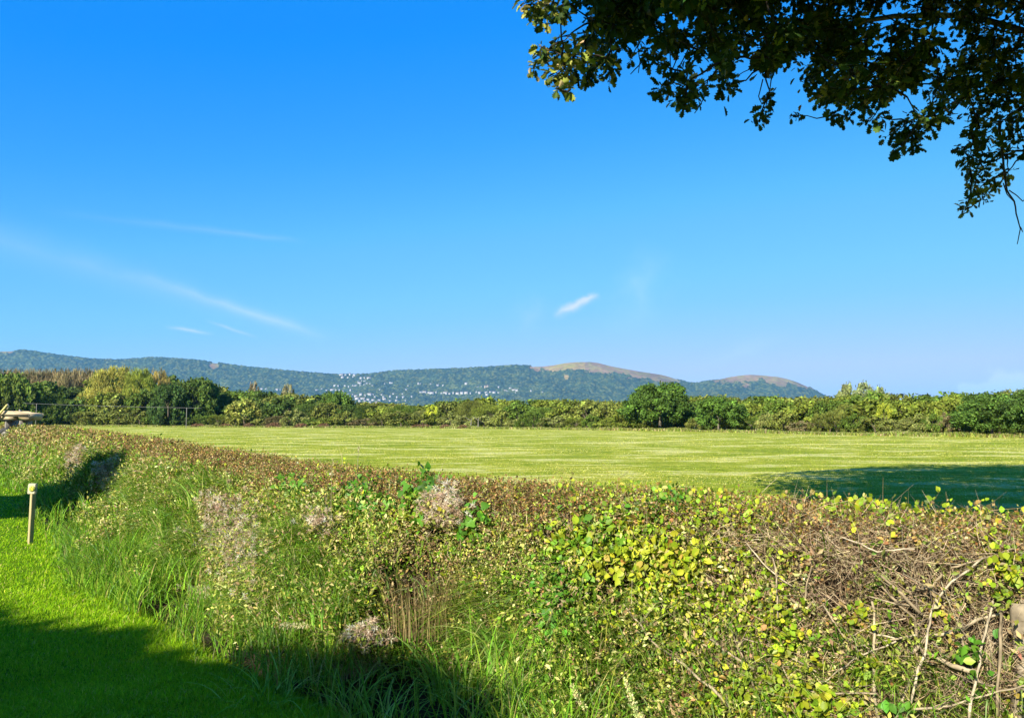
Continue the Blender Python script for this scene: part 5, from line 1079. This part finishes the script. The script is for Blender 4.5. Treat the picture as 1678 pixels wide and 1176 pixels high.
# ------------------------------------------------------------------ overhanging oak
OAK_PAL = [(5, (.034, .066, .010)), (4, (.048, .086, .012)), (2, (.07, .11, .016)), (.5, (.19, .19, .03)), (.2, (.24, .16, .05))]
OAK_YEL = [(4, (.24, .27, .04)), (3, (.34, .32, .07)), (2, (.10, .13, .02)), (1, (.42, .32, .15))]
def build_oak():
    global GAIN
    GAIN = 1.0
    T0 = np.array([8.6, 7.2, 0.]); root = empty('oak_tree', T0); tag(root, 'large dark oak overhead whose leafy branches hang into the upper right of the photo', 'tree')
    bound = np.array([(975, 0), (984, 62), (1020, 78), (1045, 50), (1075, 66), (1100, 112), (1128, 105), (1165, 128), (1188, 132), (1215, 84), (1240, 104), (1262, 130), (1292, 165), (1350, 176), (1400, 180), (1440, 182), (1475, 146), (1510, 132), (1545, 150), (1590, 168), (1640, 178), (1720, 190)], float)
    cl = []   # px,py,rpx,yellowness
    for c in [(862, 8, 12, .9), (884, 10, 18, .9), (905, 14, 17, .9), (893, 30, 10, .6), (918, 22, 10, .3), (932, 4, 9, .2), (951, 2, 7, .2), (889, 80, 9, .55), (888, 92, 8, .5), (876, 110, 8, .95), (914, 70, 7, .3), (916, 90, 15, .6), (912, 122, 10, .75), (926, 112, 14, .7), (940, 92, 17, .7), (960, 80, 16, .6), (985, 72, 17, .35), (975, 100, 17, .5), (996, 96, 14, .2), (955, 122, 11, .4), (972, 128, 9, .2), (1000, 116, 11, .1), (912, 146, 9, .3), (934, 147, 7, .9), (957, 55, 9, .3), (972, 35, 12, .2), (1034, 97, 4, .1),
              (1066, 88, 14, 0), (1078, 102, 10, 0), (1095, 132, 11, 0), (1085, 148, 11, 0), (1126, 138, 16, .1), (1140, 152, 14, 0), (1108, 166, 8, 0), (1124, 172, 7, 0), (1120, 120, 10, 0), (1190, 140, 13, 0), (1186, 118, 13, 0), (1200, 130, 9, 0), (1243, 190, 12, 0), (1254, 178, 6, 0), (1258, 158, 9, 0), (1306, 190, 8, 0), (1366, 190, 9, 0), (1388, 192, 8, 0), (1425, 200, 9, 0), (1440, 190, 9, 0),
              (1462, 222, 11, 0), (1476, 240, 8, 0), (1483, 214, 14, .05), (1500, 224, 13, 0), (1495, 200, 13, 0), (1515, 196, 14, 0), (1532, 188, 12, .05), (1548, 192, 8, .05), (1500, 240, 7, 0), (1545, 165, 14, 0),
              (1600, 186, 15, .1), (1620, 176, 15, .1), (1605, 210, 14, 0), (1592, 218, 9, 0), (1600, 235, 12, 0), (1618, 228, 12, 0), (1580, 242, 6, 0), (1586, 262, 13, .1), (1600, 255, 14, .25), (1590, 280, 10, 0), (1610, 275, 12, .2), (1600, 295, 14, .2), (1618, 300, 10, .3), (1596, 312, 11, .2), (1610, 322, 10, .4), (1590, 332, 8, .7), (1582, 344, 7, .9), (1644, 290, 9, .9), (1652, 282, 7, .5), (1634, 306, 6, .8), (1640, 200, 14, .05), (1660, 210, 15, 0), (1652, 232, 11, 0), (1675, 226, 12, 0), (1680, 246, 12, 0), (1636, 250, 9, .05), (1650, 252, 8, 0), (1665, 190, 16, .1)]:
        cl.append(c)
    k = 0
    while k < 400:
        px = rng.uniform(985, 1740); b = np.interp(px, bound[:, 0], bound[:, 1]); py = b - 10 - (b + 50) * rng.uniform(0, 1) ** 1.05
        gapn = vnoise(np.array([px]), np.array([py]), 81, 2, 1 / 26.)[0]
        if gapn < -.16 and py > 0: continue
        yel = .1 + (.5 if (px > 1440 and py < 90 and rng.uniform() < .3) else 0)
        cl.append((px, py, rng.uniform(11, 19), yel)); k += 1
    G = Geo(); TW = Geo(); pts = []
    for (px, py, r, yel) in cl:
        Y = 6.3 + 1.9 * vnoise(np.array([px]), np.array([py * .6]), 82, 3, 1 / 150.)[0] + rng.uniform(-.6, 1.0) + (px > 1150) * rng.uniform(0, 2.5) + max(0, (px - 1500) / 400)
        C = at(px, py, Y); rm = r / F * Y; n = int(37 * (r / 14) ** 1.6 * (Y / 8) ** .6) + 4; D = rng.normal(0, .55, (n, 3)) * rm * np.array([1, 1.4, .95]); P = C + D
        droop = unit(D * .8 / max(rm, .01) + rng.normal(0, .55, (n, 3)) + np.array([0, 0, -.35])); Nf = unit(rng.normal(0, .6, (n, 3)) + np.array([0, 0, .8]))
        sz = rng.uniform(.045, .095, n); yl = rng.uniform(0, 1, n) < yel; col = vary(np.where(yl[:, None], pick(OAK_YEL, n), pick(OAK_PAL, n)), n, .22, .06)
        G.add(sheets(OAK[0], P, droop, Nf, sz, 1.0), OAK[1], col); pts.append(C)
        m = 4; e = P[rng.integers(0, n, m)]; tubes(TW, np.repeat(C[None], m, 0) + [0, 0, rm * .3], e, .004, .0015, vary((.05, .04, .03), m), 4)
    pts = np.array(pts)
    # limbs to join clusters: connect every cluster to the nearest cluster nearer the trunk
    limb_o = T0 + np.array([0, 0, 5.6]); dist = np.linalg.norm(pts - limb_o, axis=1); order = np.argsort(dist)
    for q, i in enumerate(order):
        cand = order[:q]
        if q == 0: tgt = limb_o
        else:
            c2 = pts[cand]; cost = np.linalg.norm(c2 - pts[i], axis=1) + .25 * dist[cand]; tgt = c2[np.argmin(cost)]
            if np.linalg.norm(tgt - pts[i]) > 2.5: tgt = pts[i] + unit((limb_o + [0, 0, 2] - pts[i])[None])[0] * 1.2
        polytube(TW, wander(tgt, pts[i], 6, .09), np.linspace(.011, .004, 6), np.array([.045, .036, .028]), 4)
    # hanging bare twigs
    for chain in [[(1637, 200), (1642, 250), (1646, 285), (1650, 312), (1662, 330), (1668, 360), (1672, 375), (1667, 400)], [(1672, 372), (1676, 380)], [(1654, 312), (1668, 322), (1676, 330), (1684, 322)], [(1644, 300), (1650, 318), (1661, 330)], [(1055, 30), (1052, 62), (1045, 78), (1049, 100), (1046, 120)], [(1050, 72), (1053, 85)], [(1052, 102), (1033, 122)], [(1104, 62), (1098, 90), (1100, 125)], [(1128, 80), (1116, 104), (1107, 118), (1106, 130)], [(1150, 170), (1138, 178), (1120, 180)], [(1160, 130), (1154, 160), (1138, 186)], [(1250, 130), (1243, 158), (1248, 170)], [(1520, 148), (1524, 165), (1530, 176)], [(1530, 150), (1528, 168), (1515, 180)], [(945, 4), (936, 18)], [(900, 70), (920, 60), (940, 60)], [(898, 84), (914, 62), (935, 57), (960, 54)], [(1578, 242), (1560, 248)], [(1670, 215), (1640, 232)], [(1570, 244), (1558, 249)]]:
        Y = 7.5 if chain[0][0] > 1500 else 6.6; C = np.array([at(a, b, Y + .04 * j) for j, (a, b) in enumerate(chain)]); Q = np.concatenate([wander(C[i], C[i + 1], 4, .03)[:-1] for i in range(len(C) - 1)] + [C[-1:]])
        polytube(TW, Q, np.linspace(.013 if len(chain) > 6 else .006, .004, len(Q)), np.array([.06, .05, .035]), 5)
    # extra unseen leaves added toward the sun to shade the hanging clusters
    src_ = np.array([p for p, c_ in zip(pts, cl) if c_[0] > 990]); n = 15000; P = src_[rng.integers(0, len(src_), n)] - np.array(SUNDIR) * rng.uniform(.9, 7, (n, 1)) + rng.normal(0, .28, (n, 3))
    px, py = project(P); inview = (P[:, 1] > .3) & (px > -80) & (py > -25) & (px < 1720); P = P[~inview]; n = len(P)
    G3 = Geo(); G3.add(sheets(OAK3[0], P, rand_dir(n, -.3), rand_dir(n, .9), rng.uniform(.12, .22, n), 1.2), OAK3[1], vary(pick(OAK_PAL, n), n)); G3.mesh('shading_leaves', M_oak, root, origin=T0)
    # the rest of the crown, outside the picture, that shades this part and the field
    n = 72000; c = np.array([8.2, 6.6, 8.6]); rad = np.array([8.6, 8.0, 4.7]); D = unit(rng.normal(0, 1, (n, 3))) * rng.uniform(.25, 1.0, (n, 1)) ** .5; lump = 1 + .12 * vnoise(D[:, 0] * 3, D[:, 1] * 3 + D[:, 2] * 2, 85, 3, 1.2)
    P = c + D * rad * lump[:, None]; P[:, 2] = np.maximum(P[:, 2], 4.6 + rng.uniform(0, .5, n)); px, py = project(P); inview = (P[:, 1] > .3) & (px > -80) & (py > -35) & (px < 1720)
    gone = vnoise(P[:, 0], P[:, 1] + P[:, 2], 86, 3, .7) < -.5
    P = P[~inview & ~gone]; n = len(P); G2 = Geo(); G2.add(sheets(OAK3[0], P, rand_dir(n, -.3), rand_dir(n, .9), rng.uniform(.12, .24, n), 1.2), OAK3[1], vary(pick(OAK_PAL, n), n))
    G.mesh('leaves', M_oak, root, origin=T0); G2.mesh('crown', M_oak, root, origin=T0); TW.mesh('twigs', M_bark, root, origin=T0)
    G = Geo(); bk = np.array([.10, .08, .06]); polytube(G, [T0 + [0, 0, -.1], T0 + [.05, 0, .5], T0 + [0, .05, 2.5], T0 + [-.1, 0, 4.5], T0 + [0, .1, 7], T0 + [.1, 0, 9.5]], [.62, .46, .38, .34, .25, .1], bk, 14); G.mesh('trunk', M_bark, root, origin=T0)
    for (ax, ay, az, r) in [(2.2, 7.4, 6.9, .055), (4.0, 10.5, 7.6, .05), (4.5, 3.0, 8.0, .14), (12.5, 5.0, 8.0, .15), (11.5, 11.5, 7.5, .14), (5.0, 5.5, 10.5, .12), (8.5, 1.5, 8.5, .13), (13.8, 8.2, 8.8, .13)]:
        G = Geo(); polytube(G, wander(T0 + [0, 0, rng.uniform(3.6, 5)], (ax, ay, az), 9, .05, -.3), np.linspace(r, .03, 9), bk, 8); G.mesh('limb', M_bark, root, origin=T0)
build_oak()

def shade_tree(name, label, c, rad, n, trunk_h, lobe=None):
    """a tree standing beside or behind the viewpoint; the photo shows its shadow"""
    base = np.array([c[0], c[1], 0.]); root = empty(name, base); tag(root, label, 'tree'); D = unit(rng.normal(0, 1, (n, 3))) * rng.uniform(.15, 1.0, (n, 1)) ** .45; lump = 1 + .10 * vnoise(D[:, 0] * 3 + c[0], D[:, 1] * 3 + D[:, 2] * 2, 91, 3, 1.1)
    P = np.array(c) + D * np.array(rad) * lump[:, None]; G = Geo()
    if lobe: k = n // 5; D = unit(rng.normal(0, 1, (k, 3))) * rng.uniform(.1, 1.0, (k, 1)) ** .45; P[:k] = np.array(lobe[0]) + D * np.array(lobe[1])
    G.add(sheets(OAK3[0], P, rand_dir(n, -.2), rand_dir(n, .9), rng.uniform(.12, .26, n), 1.3), OAK3[1], vary(pick(OAK_PAL, n), n)); G.mesh('crown', M_oak, root, origin=base)
    G = Geo(); bk = np.array([.12, .10, .07]); polytube(G, wander(base, base + [.2, .1, c[2]], 7, .02), np.linspace(.3, .08, 7), bk, 10)
    for i in range(6):
        a = i * 1.05; e = np.array(c) + np.array([math.cos(a) * rad[0] * .7, math.sin(a) * rad[1] * .7, rad[2] * .3]); polytube(G, wander(base + [0, 0, c[2] * .55], e, 6, .06), np.linspace(.12, .03, 6), bk, 7)
    G.mesh('trunk', M_bark, root, origin=base)
def build_shade():
    k = 1 / math.tan(SUN_EL)
    def src(x, y, h): return (x - SAZ[0] * h * k, y - SAZ[1] * h * k, h)
    c = src(-7.0, 1.35, 7.0); lob = (src(-2.15, 3.6, 6.0), (2.0, 1.6, 1.05)); shade_tree('shade_tree', 'tree standing behind the viewpoint whose shadow darkens the lower left lawn', c, (5.3, 4.6, 2.7), 100000, 4, lob)
    c = src(-11.7, 16.0, 6.0); shade_tree('shade_tree', 'small tree left of the photo whose narrow shadow crosses the lawn behind the marker post', c, (5.4, 1.5, 1.0), 18000, 4)
build_shade()
# ------------------------------------------------------------------ haze
def build_haze():
    G = Geo(); V = boxv(0, 4500, 0, 24400, 15600, 1); V[:, 2] = np.where(V[:, 2] > 0, 440., -9.)
    G.add(V, BOXF, np.array([.5] * 3)); m = bpy.data.materials.new('haze_air'); m.use_nodes = True; N = m.node_tree.nodes
    N.remove(N['Principled BSDF']); v = N.new('ShaderNodeVolumePrincipled'); v.inputs['Density'].default_value = 5.2e-5; v.inputs['Color'].default_value = (.17, .54, 1.0, 1)
    m.node_tree.links.new(v.outputs[0], N['Material Output'].inputs['Volume'])
    o = G.mesh('haze', m); tag(o, kind='stuff')
build_haze()
